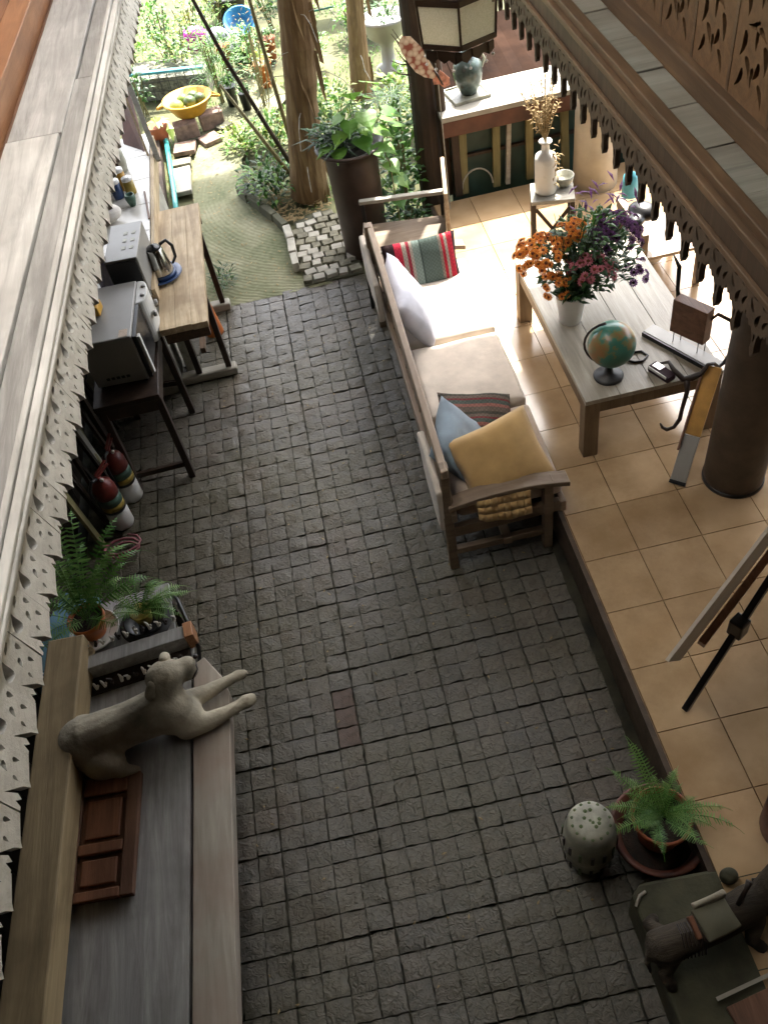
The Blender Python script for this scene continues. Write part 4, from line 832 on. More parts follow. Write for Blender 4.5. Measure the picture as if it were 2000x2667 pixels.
# extinguishers
def extinguisher(x,y,label,rz):
    t=thing('fire_extinguisher',label,'fire extinguisher',(x,y,0),'fire extinguishers by the stool'); c=(x,y,0)
    mb=MB(); mb.lathe(c,[(0,.006),(.058,.006),(.062,.015),(.062,.14),(0,.14)],28); mb.build('lower_body',M['offwhite'],t,True)
    mb=MB(); mb.lathe(c,[(.0625,.141),(.0635,.142),(.0635,.158),(.0625,.159)],28); mb.build('black_band',M['black'],t,True)
    mb=MB(); mb.lathe(c,[(.0,.159),(.0625,.159),(.0625,.195),(0,.195)],28); mb.build('yellow_label',M['yel_lab'],t,True)
    mb=MB(); mb.lathe(c,[(.0,.196),(.0625,.196),(.0625,.25),(0,.25)],28); mb.build('green_label',M['green_lab'],t,True)
    mb=MB(); mb.lathe(c,[(0,.251),(.062,.251),(.061,.30),(.052,.335),(.03,.355),(.016,.362),(.016,.38),(0,.38)],28); mb.build('red_top',M['red'],t,True)
    R_=Matrix.Rotation(rz,3,'Z'); q=lambda a,b,z: R_@V((a,b,0))+V((x,y,z))
    mb=MB(); mb.tube([q(.0635*math.cos(u),.0635*math.sin(u),.05) for u in [-.5+i*.2 for i in range(6)]],.0012,4); mb.build('print_line',M['red'],t)
    mb=MB(); mb.bar(q(-.01,0,.385),q(.09,0,.40),.018,.008); mb.build('handle',M['red'],t,bevel=.002)
    mb=MB(); mb.bar(q(-.01,0,.402),q(.085,0,.43),.016,.006); mb.build('lever',M['red'],t,bevel=.002)
    mb=MB(); mb.sphere(q(.0,-.022,.37),.011,None,2); mb.build('gauge',M['marble'],t,True)
    mb=MB(); mb.tube([q(-.01,0,.38),q(-.05,0,.39),q(-.085,0,.35),q(-.09,0,.27),q(-.078,0,.17)],.009,8); mb.build('hose',M['black'],t,True)
extinguisher(-1.375,3.44,'nearer red, green and white fire extinguisher beside the fern',.9)
extinguisher(-1.325,3.63,'fire extinguisher behind the other one, next to the dark stool leg',1.3)
mb=MB(); mb.tube([(-1.36+.075*math.cos(a*.6)*(1+.02*a),3.22+.06*math.sin(a*.6),.012+.006*a*.5) for a in range(24)],.007,6); tag(mb.build('pink_hose',M['pinkh'],None,True),'coil of pink hose on the paving behind the ferns','hose')
# sticks leaning on the wall
t=thing('leaning_sticks','bundle of thin boards and sticks leaning on the dark wall by the extinguishers','sticks',(-1.6,3.9,0))
random.seed(3)
for k in range(13):
    y=3.3+k*.085+random.uniform(-.03,.03); mb=MB(); mb.bar((-1.50+random.uniform(-.04,.08),y,0),(-1.62,y+random.uniform(.0,.3),random.uniform(.7,1.25)),random.choice((.02,.03,.05)),.018,(1,0,0)); mb.build('stick',random.choice([M['bamboo'],M['bark2'],M['skid'],M['dark_wall']]),t)
# ================================================================= DARK STOOL, MICROWAVE
t=thing('dark_stool','dark wooden stool with splayed legs under the nearer microwave','stool',(-1.14,4.0,0))
mb=MB(); mb.bb(-1.32,-.965,3.70,4.38,.585,.618); mb.build('top',M['dark_teak'],t,bevel=.004)
for y in (3.72,4.345): mb=MB(); mb.bb(-1.30,-.985,y,y+.022,.50,.584); mb.build('apron',M['dark_teak'],t,bevel=.002)
for x in (-1.30,-1.0): mb=MB(); mb.bb(x,x+.022,3.745,4.34,.50,.584); mb.build('apron',M['dark_teak'],t,bevel=.002)
LG={'nr':((-.985,3.74,.585),(-.975,3.69,0)),'fr':((-.985,4.33,.585),(-.955,4.24,0)),'nl':((-1.29,3.74,.585),(-1.285,3.68,0)),'fl':((-1.29,4.33,.585),(-1.30,4.30,0))}
for a,b in LG.values(): mb=MB(); mb.bar(a,b,.036,.036,(0,1,0)); mb.build('leg',M['dark_teak'],t,bevel=.003)
for a,b,z in ((0,2,.10),(1,3,.22)):
    ks=list(LG.values()); f=lambda i: V(ks[i][1]).lerp(V(ks[i][0]),z/.585); mb=MB(); mb.bar(f(a),f(b),.022,.032); mb.build('stretcher',M['dark_teak'],t,bevel=.002)
t=thing('microwave','warm grey microwave oven with white control panel on the dark stool','microwave',(-1.13,4.08,.62)); mx=about((-1.13,4.08,0),-3)
mb=MB(mx); mb.bb(-1.275,-.995,3.835,4.335,.632,.918); o=mb.build('body',M['greymetal'],t,bevel=.008); o.data.materials.append(M['darkgrey'])
for x in (-1.25,-1.02):
    for y in (3.86,4.31): mb=MB(mx); mb.bb(x-.012,x+.012,y-.012,y+.012,.618,.631); mb.build('foot',M['black'],t)
mb=MB(mx); mb.bb(-.994,-.972,3.838,4.12,.64,.91); mb.build('door',M['black'],t,bevel=.004)
mb=MB(mx); mb.bb(-.971,-.955,3.845,3.875,.655,.90); mb.build('door_trim',M['offwhite'],t,bevel=.004)
mb=MB(mx); pp=[]; n=14
for i in range(n+1): a=math.pi*i/n; pp.append((-.994+.062*math.sin(a)**.6, 4.228-.105*math.cos(a)))
mb.prism(pp,.645,.912); mb.build('control_panel',M['offwhite'],t,bevel=.006)
for yy,zz in ((4.19,.905),(4.27,.905)): 
    mb=MB(mx); mb.lathe((-.955,yy,.912),[(0,0),(.013,0),(.011,.008),(0,.008)],14); mb.build('knob',M['greymetal'],t,True)
for k in range(2): mb=MB(mx); mb.tube([(-.93,4.17+.1*k,.80),(-.915,4.17+.1*k,.80)],.017,12); mb.build('knob',M['greymetal'],t,True)
mb=MB(mx); mb.bb(-1.06,-1.015,3.845,3.905,.9185,.9195); mb.build('sticker',M['cushion2'],t)
for k in range(5): mb=MB(mx); mb.bb(-1.21+k*.027,-1.192+k*.027,3.8325,3.8340,.672,.688); mb.build('print_mark',M['black'],t)
t=thing('yellow_pot','small yellow square pot holding a navy cup on the microwave','pot',(-1.2,4.10,.92))
mb=MB(); mb.box((-1.205,4.105,.948),(.085,.085,.052),RZ(-8)); mb.build('box',M['yellow'],t,bevel=.005)
mb=MB(); mb.lathe((-1.215,4.13,.975),[(0,0),(.032,0),(.038,.045),(.035,.045),(0,.036)],20); mb.build('cup',M['navy'],t,True)
# ================================================================= PINE TABLE
t=thing('pine_table','narrow worn pine trestle table with pale skid feet left of the paving','table',(-.8,4.8,0))
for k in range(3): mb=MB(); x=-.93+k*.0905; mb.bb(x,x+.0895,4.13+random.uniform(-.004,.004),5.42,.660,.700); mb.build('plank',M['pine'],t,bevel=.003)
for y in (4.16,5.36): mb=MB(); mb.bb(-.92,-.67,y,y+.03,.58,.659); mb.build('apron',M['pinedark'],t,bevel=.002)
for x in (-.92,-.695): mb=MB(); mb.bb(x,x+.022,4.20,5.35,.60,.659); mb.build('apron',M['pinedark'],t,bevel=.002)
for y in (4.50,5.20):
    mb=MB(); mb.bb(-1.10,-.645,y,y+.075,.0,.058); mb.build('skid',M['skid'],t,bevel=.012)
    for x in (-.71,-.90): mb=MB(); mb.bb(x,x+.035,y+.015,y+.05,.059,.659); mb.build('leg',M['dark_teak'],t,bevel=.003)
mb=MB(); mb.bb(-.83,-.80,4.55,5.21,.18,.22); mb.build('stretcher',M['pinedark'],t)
t=thing('traffic_cone','plain orange cone standing under the pine table edge','cone',(-.775,4.99,0))
mb=MB(); mb.lathe((-.775,4.99,0),[(0,0),(.062,0),(.060,.02),(.014,.40),(.0,.41)],24); mb.build('cone',M['orange'],t,True)
mb=MB(); mb.box((-.93,4.66,.17),(.09,.16,.30),RZ(12)); tag(mb.build('carton',M['drum'],None,bevel=.004),'pale olive carton standing under the pine table','carton')
t=thing('blue_plate','round blue enamel plate under the steel kettle','plate',(-.91,4.665,.70))
mb=MB(); mb.lathe((-.905,4.665,.701),[(0,0),(.085,0),(.118,.016),(.124,.018),(.120,.022),(.088,.008),(0,.007)],40); mb.build('plate',M['bluepl'],t,True)
t=thing('kettle','polished steel electric kettle with black handle on the blue plate','kettle',(-.90,4.665,.71))
c=(-.895,4.665,.709); mb=MB(); mb.lathe(c,[(0,0),(.076,0),(.076,.022),(0,.022)],32); mb.build('base',M['bluepl'],t,True)
mb=MB(); mb.lathe(c,[(0,.023),(.072,.023),(.071,.03),(.048,.17),(.044,.176),(0,.176)],40); mb.build('body',M['steel'],t,True)
mb=MB(); mb.lathe(c,[(0,.177),(.042,.177),(.036,.187),(.012,.190),(.010,.202),(0,.204)],28); mb.build('lid',M['black'],t,True)
mb=MB(); mb.tube([(-.895+.036,4.665+.02,.890),(-.895+.075,4.70,.900),(-.895+.10,4.70,.86),(-.895+.098,4.695,.79),(-.895+.07,4.685,.755)],[.010,.010,.010,.009,.007],10); mb.build('handle',M['black'],t,True)
mb=MB(); mb.tube([(-.895-.045,4.655,.865),(-.895-.075,4.645,.885)],[.016,.010],10); mb.build('spout',M['steel'],t,True)
# ================================================================= COUNTER WITH KITCHEN THINGS
t=thing('counter','low white tiled kitchen counter along the left wall, far end in daylight','counter',(-1.3,5.3,0))
mb=MB(); mb.bb(-1.63,-1.0,4.45,6.35,0,.74); mb.build('base',M['palec'],t)
for i in range(2):
    for j in range(6): 
        mb=MB(); mb.bb(-1.63+i*.34,-1.63+i*.34+.337,4.42+j*.33,4.42+j*.33+.327,.741,.778); mb.build('tile',M['marble'],t,bevel=.002)
mb=MB(); mb.bb(-.949,-.925,4.43,6.35,.66,.775); mb.build('edge_trim',M['pine'],t,bevel=.003)
mb=MB(); mb.bb(-.999,-.95,4.43,6.35,.66,.742); mb.build('edge_trim',M['pine'],t)
t=thing('oven','beige oven with faint square buttons behind the kettle','oven',(-1.02,4.6,.78)); mx=about((-1.0,4.5,0),-4)
mb=MB(mx); mb.bb(-1.13,-.945,4.42,4.80,.778,1.0); mb.build('body',M['greymetal'],t,bevel=.006)
for i in range(2):
    for j in range(3): mb=MB(mx); mb.bb(-1.04+i*.045,-1.017+i*.045,4.52+j*.075,4.55+j*.075,1.0005,1.002); mb.build('button',M['darkgrey'] if 0 else M['drum'],t)
mb=MB(mx); mb.bb(-1.12,-.955,4.405,4.419,.79,.99); mb.build('door',M['black'],t,bevel=.003)
t=thing('cup_stack','tall roll of plastic wrapped cups standing behind the nearer microwave','cups',(-1.2,4.58,.78)); 
mb=MB(); mb.tube([(-1.185,4.56,.72),(-1.195,4.565,.90),(-1.205,4.57,1.06)],[.052,.05,.048],24); mb.build('wrapping',M['wrap'],t,True)
mb=MB(); mb.tube([(-1.205+.045*math.cos(a*math.pi/12),4.57+.045*math.sin(a*math.pi/12),1.065) for a in range(25)],.014,8); mb.build('rim',M['white'],t,True)
mb=MB(); mb.bb(-1.26,-1.06,4.40,4.66,.70,.72); tag(mb.build('dark_tray',M['black']),'black tray holding the roll of wrapped cups','tray')
mb=MB(); mb.tube([(-1.29,4.42,.62),(-1.29,4.42,.75),(-1.28,4.42,.79)],[.03,.028,.015],14); mb.tube([(-1.28,4.42,.78),(-1.25,4.38,.83)],.006,6); tag(mb.build('red_bottle',M['terracotta'],None,True),'reddish brown bottle behind the navy cup','bottle')
t=thing('white_teapot','rounded pale teapot on the white counter','teapot',(-1.215,5.27,.78))
blob('body',M['paper'],t,[((-1.215,5.27,.835),(.105,.075,.055),RZ(10)),((-1.20,5.27,.88),(.05,.04,.025),None)],[],.01,4)
mb=MB(); mb.sphere((-1.195,5.262,.905),.012,None,2); mb.build('knob',M['navy'],t,True)
t=thing('bottle','white bottle with pinkish cap behind the pale teapot','bottle',(-1.25,5.62,.78))
mb=MB(); mb.lathe((-1.245,5.60,.779),[(0,0),(.05,0),(.055,.05),(.05,.11),(.025,.15),(.02,.18),(0,.18)],20); mb.build('body',M['offwhite'],t,True)
mb=MB(); mb.lathe((-1.245,5.60,.960),[(0,0),(.022,0),(.02,.03),(0,.032)],16); mb.build('cap',M['cushion2'],t,True)
for i,(x,y,h,mt,lb) in enumerate(((-1.12,5.66,.12,'yellow','short yellow jar at the back of the counter'),(-1.07,5.58,.09,'yel_lab','mustard coloured jar in front of the yellow one'),(-1.15,5.56,.10,'bluepl','dark blue jar beside the mustard jar'))):
    t=thing('jar',lb,'jar',(x,y,.78),'jars on the counter')
    mb=MB(); mb.lathe((x,y,.779),[(0,0),(.034,0),(.036,.02),(.034,h),(0,h)],18); mb.build('body',M[mt],t,True)
    mb=MB(); mb.lathe((x,y,.780+h),[(0,0),(.035,0),(.033,.018),(0,.02)],18); mb.build('lid',M['white'],t,True)
t=thing('glass_jar','large clear grey jar with a green lid at the far end of the counter','jar',(-1.15,5.92,.78))
mb=MB(); mb.lathe((-1.16,5.92,.779),[(0,0),(.06,0),(.068,.05),(.062,.13),(.045,.15),(0,.15)],24); mb.build('body',M['drum'],t,True)
mb=MB(); mb.lathe((-1.16,5.92,.930),[(0,0),(.05,0),(.048,.022),(0,.024)],24); mb.build('lid',M['green_metal'],t,True)
mb=MB(); mb.lathe((-1.06,5.42,.779),[(0,0),(.02,0),(.034,.05),(.030,.075),(.026,.075),(0,.01)],18,1,1); tag(mb.build('glass_cup',M['green_lab'],None,True),'small grey green cup alone on the white counter','cup')
mb=MB(); mb.bar((-.985,5.55,.784),(-.955,5.20,.784),.012,.008); tag(mb.build('chopstick',M['doorfr']),'dark thin stick lying on the counter edge','stick')
# leaning boards and posts beyond the counter
t=thing('sheet_of_board','tall orange brown panel leaning at the far end of the counter','board',(-1.1,6.4,.3))
mb=MB(); mb.poly([(-.985,6.05,.74),(-1.13,6.22,.74),(-1.19,7.0,1.10),(-1.02,6.75,1.16)]); o=mb.build('sheet',M['rustpan'],t); o.modifiers.new('th','SOLIDIFY').thickness=.012
t=thing('leaning_post','pale grey timber post leaning out over the garden edge','post',(-.95,6.3,.3))
mb=MB(); mb.bar((-.90,6.02,.74),(-1.02,6.62,1.36),.035,.03); mb.build('shaft',M['skid'],t,bevel=.003)
t=thing('leaning_post','yellowish thin batten leaning beside the grey post','post',(-1.0,6.3,.3))
mb=MB(); mb.bar((-.955,6.02,.74),(-1.07,6.62,1.34),.014,.02); mb.build('shaft',M['pine'],t)
mb=MB(); mb.bar((-1.13,5.78,.78),(-1.20,6.05,.95),.016,.10); tag(mb.build('picture_frame',M['dark_teak']),'dark narrow frame standing at the end of the counter','frame')
mb=MB(); mb.tube([(-.985,6.38,.03),(-1.0,6.9,.05),(-1.03,7.5,.06),(-1.06,8.05,.09)],.022,10); tag(mb.build('teal_pipe',M['teal'],None,True),'straight teal plastic pipe lying along the path edge','pipe')
mb=MB(); mb.bar((-1.08,6.3,.02),(-1.13,8.0,.06),.05,.10); tag(mb.build('edge_board',M['bark2']),'dark weathered board beside the teal pipe','board')
# ================================================================= BOTTOM RIGHT CORNER
random.seed(17)
t=fern('light green fern standing in a terracotta pot at the terrace corner',(.765,1.12,.10),None,None,.17,24,(.13,.23),0,345,1.1,.7,.026,41)
B=V((.765,1.12,.10))
for az,L_,ri,dr in ((-12,.33,.35,.35),(0,.30,.4,.4),(160,.26,.7,.6),(185,.26,.5,.5),(140,.28,1.0,.5),(110,.30,1.2,.5),(95,.28,1.3,.5)): frond(t,M['fernl'],B+V((0,0,.17)),az,L_,ri,dr,.028)
mb=MB(); mb.lathe(B,[(0,.0),(.075,0),(.085,.06),(.100,.15),(.108,.155),(.110,.18),(.100,.182),(.094,.15),(0,.14)],36); mb.build('pot',M['terracotta'],t,True)
mb=MB(); mb.lathe(B,[(.095,.152),(0,.160)],24); mb.build('soil',M['soil'],t)
t=thing('basin','wide dark terracotta basin holding the corner fern pot','basin',(.765,1.12,0))
mb=MB(); mb.lathe((.765,1.12,0),[(0,0),(.10,0),(.14,.04),(.168,.135),(.178,.14),(.178,.152),(.163,.152),(.130,.08),(.10,.07),(0,.07)],44); mb.build('bowl',M['terra_dark'],t,True)
mb=MB(); mb.lathe((.765,1.12,0),[(.135,.085),(.0,.098)],30); mb.build('soil',M['soil'],t)
t=thing('drum_stool','small white glazed ceramic drum stool with pierced green flecked top','stool',(.50,1.13,0))
mb=MB(); mb.lathe((.50,1.13,0),[(0,0),(.058,0),(.066,.02),(.080,.10),(.085,.17),(.082,.24),(.074,.30),(.066,.325),(.05,.333),(0,.337)],44); mb.build('body',M['drum'],t,True)
for k in range(14):
    a=k*math.tau/14
    for z,r,h in ((.07,.0795,.05),(.21,.0855,.06)):
        mb=MB(); mb.box((.50+r*math.cos(a),1.13+r*math.sin(a),z),(.004,.010,h),Matrix.Rotation(a,3,'Z')); mb.build('slot',M['drumg'] if k%3==0 else M['branch'],t)
    mb=MB(); mb.sphere((.50+.058*math.cos(a),1.13+.058*math.sin(a),.329),(.006,.006,.003),None,1); mb.build('hole',M['drumg'],t)
for k in range(9): a=random.uniform(0,6.28); r=random.uniform(0,.04); mb=MB(); mb.sphere((.50+r*math.cos(a),1.13+r*math.sin(a),.335),(.007,.007,.003),None,1); mb.build('hole',M['drumg'],t)
bpy.data.objects['drum_stool'].scale=(1.16,1.16,1.08)
t=thing('stone_block','low mossy concrete block in the dark lower right corner','block',(.8,.5,0))
blk=[(.575,.90),(.62,.935),(.86,.925),(1.4,.85),(1.4,-.2),(.60,-.2)]
mb=MB(); mb.prism(blk,0,.20); ob=mb.build('block',M['concrete'],t,bevel=.012)
t=thing('carved_animal','weathered carved wooden animal figure with a saddle lying in the dark corner','sculpture',(.8,.75,.2)); t0=len(bpy.data.objects)
blob('body',M['driftwood'],t,[((1.0,.78,.315),(.07,.060,.075),RZ(20)),((.615,.70,.285),(.055,.062,.060),RZ(-10)),((.585,.735,.30),(.030,.022,.028),None)],
 [([(.60,.70,.285),(.70,.712,.300),(.80,.73,.300),(.93,.765,.31)],[.060,.055,.058,.062]),([(1.0,.79,.35),(1.05,.82,.40),(1.10,.83,.43)],[.05,.044,.040]),([(1.10,.83,.43),(1.15,.80,.41)],[.036,.026]),
  ([(.62,.67,.27),(.585,.63,.24),(.60,.60,.205)],[.034,.024,.022]),([(.93,.72,.28),(.90,.67,.24),(.93,.65,.205)],[.034,.024,.022]),([(.62,.74,.27),(.59,.79,.235),(.62,.81,.205)],[.03,.022,.02]),([(.56,.70,.30),(.535,.67,.27),(.545,.64,.24)],[.014,.010,.006])],.0075,2)
for k in range(7): mb=MB(); x=.655+k*.012; mb.tube([(x,.65,.29),(x+.004,.675,.338),(x+.006,.71,.357),(x+.006,.745,.345)],.0035,5); mb.build('groove',M['branch'],t)
rbox('saddle',M['net'],(.785,.73,.360),(.125,.105,.016),t,.006,2,RZ(12))
rbox('saddle_fringe',M['stone'],(.785,.787,.366),(.125,.022,.020),t,.007,5,RZ(12))
mb=MB(); mb.bar((.712,.685,.345),(.705,.755,.362),.018,.035); mb.build('strap',M['door'],t,bevel=.004)
mb=MB(); mb.tube([(.87,.755,.36),(.905,.785,.40),(.92,.80,.42)],[.009,.008,.012],10); mb.build('saddle_horn',M['branch'],t,True)
mb=MB(); mb.tube([(.575,.86,.21),(.60,.89,.215),(.625,.90,.21)],.006,6); tag(mb.build('wire_end',M['skid'],None,True),'short pale bent wire beside the mossy block','wire')
blob('stone_a',M['concrete'],None,[((.915,.88,.235),(.035,.03,.035),None)],[],.01,2); tag(bpy.data.objects['stone_a'],'small round stone between the basin and the carved animal','stone'); bpy.data.objects['stone_a'].name='stone'
mb=MB(); mb.box((.90,.47,.212),(.30,.12,.02),RZ(10)); tag(mb.build('red_book',M['doorfr'],None,bevel=.003),'dark red flat case lying on the mossy block','case')
mb=MB(); mb.bar((.72,.53,.226),(.98,.575,.226),.012,.004); tag(mb.build('ruler',M['skid']),'thin pale strip lying on the dark red case','strip')
# easel
t=thing('easel','black easel with a white edged canvas entering from the right','easel',(1.2,1.6,.2))
A0,A1=V((1.02,1.62,.44)),V((1.62,2.02,.66)); up=V((-.33,-.42,.82)).normalized()
ux=(A1-A0).normalized()
mb=MB(); n_=ux.cross(up).normalized(); q=[A0,A1,A1+up*.62,A0+up*.62]
mb.poly(q); o=mb.build('canvas',M['canvas'],t); so_=o.modifiers.new('th','SOLIDIFY'); so_.thickness=.012
mb=MB(); mb.bar(A0+n_*.024+ux*.10,A1+n_*.024,.03,.05,up); mb.build('stretcher_bar',M['orange_wood'],t)
mb=MB(); mb.bar((1.03,1.53,.2),(1.50,1.78,.95),.026,.026); mb.build('leg',M['black'],t,bevel=.003)
mb=MB(); mb.box((1.245,1.645,.55),(.06,.06,.09),RZ(30)); mb.build('clamp',M['black'],t,bevel=.008)
mb=MB(); mb.bar((1.75,1.2,.2),(1.62,1.72,1.2),.026,.026); mb.build('leg',M['black'],t)
t=thing('rubber_foot','small black square foot with a short peg on the terrace tiles','foot',(1.03,.83,.2))
mb=MB(); mb.box((1.045,.835,.225),(.04,.05,.05),RZ(5)); mb.build('block',M['black'],t,bevel=.003)
mb=MB(); mb.tube([(1.022,.845,.232),(.985,.850,.232)],.008,8); mb.build('peg',M['black'],t,True)
mb=MB(); mb.lathe((1.20,.99,.2),[(0,0),(.10,0),(.11,.02),(.115,.18),(.105,.2),(0,.2)],30); tag(mb.build('dark_pot',M['terra_dark'],None,True),'dark brown pot cut off by the right edge of the photo','pot')
# ================================================================= GARDEN EDGE: curb, bricks, slabs, planter
random.seed(23)
t=thing('curb','row of rough curb stones edging the palm bed along the path','curb',(-.3,6.3,0))
cv=[V((-.47,6.72,0)),V((-.40,6.55,0)),V((-.31,6.36,0)),V((-.23,6.19,0)),V((-.165,6.01,0)),V((-.15,5.82,0)),V((-.155,5.63,0)),V((-.15,5.46,0))]
for a,b in zip(cv,cv[1:]):
    mb=MB(); d=(b-a)*.95; mb.bar(a+V((0,0,.035+random.uniform(-.008,.008))),a+d+V((0,0,.035)),.055+random.uniform(-.006,.01),.075); mb.build('curb_stone',M['palec'] if a.y<6.1 else M['concrete'],t,bevel=.006)
bm=MB(); bm.prism([(-.12,5.27),(.30,5.27),(.30,6.05),(.1,6.2),(-.10,6.1)],-.02,.012); patch=struct(bm.build('brick_patch',M['concrete']))
bi=0
for j in range(11):
    for i in range(5):
        x=-.09+i*.085+(.03 if j%2 else 0); y=5.32+j*.078
        if x>.27 or y>6.12-.3*abs(x-.1): continue
        w,h=((.078,.068) if (i+j)%3 else (.060,.070)); mb=MB(); mb.box((x+random.uniform(-.006,.006),y+random.uniform(-.006,.006),.022+random.uniform(-.006,.008)),(w,h,.03),Matrix.Rotation(random.choice([0,0,math.radians(8),-.12])+random.uniform(-.07,.07),3,'Z')); mb.build('brick',random.choice([M['brick'],M['brick'],M['skid'],M['palec']]),patch,bevel=.004)
for k,(x,y,w,h,a,mt,lb) in enumerate(((-.945,7.11,.17,.42,0,'palec','long pale paving slab beside the teal pipe'),(-.93,7.42,.16,.11,-3,'brick','narrow pale slab beyond the long one'),(-.895,7.68,.19,.19,-6,'brick2','square scored stepping slab below the yellow tub'),(-.665,7.74,.17,.17,24,'brick2','tilted pinkish stepping slab right of the square one'),(-.53,7.92,.14,.10,30,'concrete','small grey slab at the edge of the grass'))):
    t=thing('paving_slab',lb,'slab',(x,y,0),'loose slabs beside the path'); mb=MB(); mb.box((x,y,.022),(w,h,.04),RZ(a)); mb.build('slab',M[mt],t,bevel=.006)
t=thing('block_pile','two rough brown concrete blocks under the yellow tub','blocks',(-.8,8.0,0))
for x,y,a in ((-.86,7.93,6),(-.63,8.03,10)): mb=MB(); mb.box((x,y,.07),(.21,.14,.13),RZ(a)); mb.build('block',M['brick2'],t,bevel=.008)
t=thing('yellow_tub','wide orange yellow plastic tub with handles, filled with green coconuts','tub',(-.79,8.08,.14))
mb=MB(); mb.lathe((-.79,8.08,.14),[(0,0),(.13,0),(.14,.01),(.205,.12),(.225,.125),(.225,.135),(.198,.132),(.13,.02),(0,.02)],36); mb.build('tub',M['yellow'],t,True)
for sx in (-1,1): mb=MB(); mb.tube([(-.79+sx*.20,8.04,.265),(-.79+sx*.27,8.03,.25),(-.79+sx*.28,8.10,.22),(-.79+sx*.205,8.12,.262)],.012,8); mb.build('handle',M['yellow'],t,True)
for x,y,z,r in ((-.89,8.03,.235,.065),(-.77,8.06,.24,.06),(-.68,8.10,.235,.055),(-.83,8.15,.23,.06),(-.74,8.17,.23,.06)): mb=MB(); mb.sphere((x,y,z),(r,r,r*.85),None,2); mb.build('coconut',M['leafy'] if x<-.8 else M['drumg'],t,True)
t=thing('wire_planter','low bed of plants behind a teal topped wire mesh','planter',(-.95,8.95,0))
mb=MB(); mb.bar((-1.32,8.86,.27),(-.62,8.66,.27),.05,.025); mb.build('top_rail',M['tealp'],t,bevel=.004)
for k in range(9): 
    p=V((-1.30,8.855,0)).lerp(V((-.64,8.665,0)),k/8); mb=MB(); mb.tube([p,p+V((0,0,.26))],.004,5); mb.build('wire',M['darkgrey'],t)
for z in (.09,.18): mb=MB(); mb.tube([(-1.30,8.855,z),(-.64,8.665,z)],.004,5); mb.build('wire',M['darkgrey'],t)
mb=MB(); mb.prism([(-1.32,8.89),(-.62,8.69),(-.55,9.1),(-1.3,9.3)],0,.2); mb.build('bed',M['water'],t)
t=thing('brick_pot','brown orange pot with a sprouting plant at the end of the leaning boards','pot',(-1.07,7.9,0))
mb=MB(); mb.lathe((-1.10,7.85,0),[(0,0),(.07,0),(.10,.18),(.105,.2),(.09,.2),(0,.17)],24); mb.build('pot',M['terracotta'],t,True)
mb=MB(); 
for k in range(16): a=random.uniform(0,6.28); p=V((-1.08,7.82,.22)); mb.leaf(p,(math.cos(a),math.sin(a),.5),.14,.05,droop=.4)
mb.leaf((-.97,7.72,.25),(.1,-1,-.5),.16,.07); mb.build('leaves',M['leafy'],t)
# palms and stems
def palm(label,b,tp,r0,r1,seed,n=34):
    random.seed(seed); t=thing('palm_tree',label,'palm',b,'palm trunks in the garden'); b,tp=V(b),V(tp); pts=[];rad=[]
    for i in range(n+1):
        u=i/n; pts.append(b.lerp(tp,u)+V((random.uniform(-.004,.004),random.uniform(-.004,.004),0))); rad.append((r0+(r1-r0)*u)*(1+.05*(i%2)+random.uniform(-.03,.03))*(1.25-.25*min(1,u*6)))
    mb=MB(); mb.tube(pts,rad,16); mb.build('trunk',M['bark'],t,False)
    for k in range(30):
        z=random.uniform(.0,.45); a=random.uniform(3.2,6.2); p=b.lerp(tp,z)+V((math.cos(a)*r0*.95,math.sin(a)*r0*.95,0)); mb=MB()
        mb.poly([p,p+V((.03,0,0)),p+V((.035,-.015,-random.uniform(.1,.35))),p+V((.005,-.02,-random.uniform(.1,.3)))]); mb.build('bark_strip',M['bark'],t)
    for k in range(9):
        a=random.uniform(3.0,6.4); z=random.uniform(.05,.4); p=b.lerp(tp,z)+V((math.cos(a)*r0,math.sin(a)*r0,0)); mb=MB(); d=V((math.cos(a),math.sin(a)*.6,random.uniform(-.3,.5)))
        mb.tube([p,p+d*.08,p+d*.18+V((0,0,-.05)),p+d*.26+V((0,0,-.16))],.0025,4); mb.build('fibre',M['skid'],t)
    for k in range(13):
        frond(t,M['leaf'],tp+V((0,0,-.02)),k*27.7,random.uniform(1.4,1.9),.45,.75,.30,30,'palm_frond')
    return t
palm('thick brown palm trunk with peeling bark standing beside the tall planter',(.06,6.47,0),(.62,6.42,4.2),.115,.10,51)
palm('slimmer palm trunk farther back in the sunny garden',(.715,7.90,0),(1.15,8.4,4.0),.075,.065,52)
t=thing('bamboo_stem','thin dark bamboo stem leaning left from the palm foot','stem',(.0,6.7,0),'leaning stems'); mb=MB(); mb.tube([(.012,6.80,0),(-.14,6.71,.5),(-.31,6.6,1.08),(-.46,6.55,1.7)],[.019,.017,.015,.012],8); mb.build('cane',M['bark2'],t,True)
t=thing('bamboo_stem','thin pale bamboo stem leaning beside the darker one','stem',(.03,6.65,0),'leaning stems'); mb=MB(); mb.tube([(.035,6.66,0),(.0,6.63,.6),(-.035,6.6,1.22),(-.06,6.6,1.8)],[.018,.016,.014,.012],8); mb.build('cane',M['bamboo'],t,True)
t=thing('bamboo_stem','greenish thin stem crossing low towards the path','stem',(.0,6.6,0),'leaning stems'); mb=MB(); mb.tube([(.01,6.60,0),(-.20,6.65,.45),(-.40,6.75,.85)],[.018,.015,.01],8); mb.build('cane',M['bamboo'],t,True)
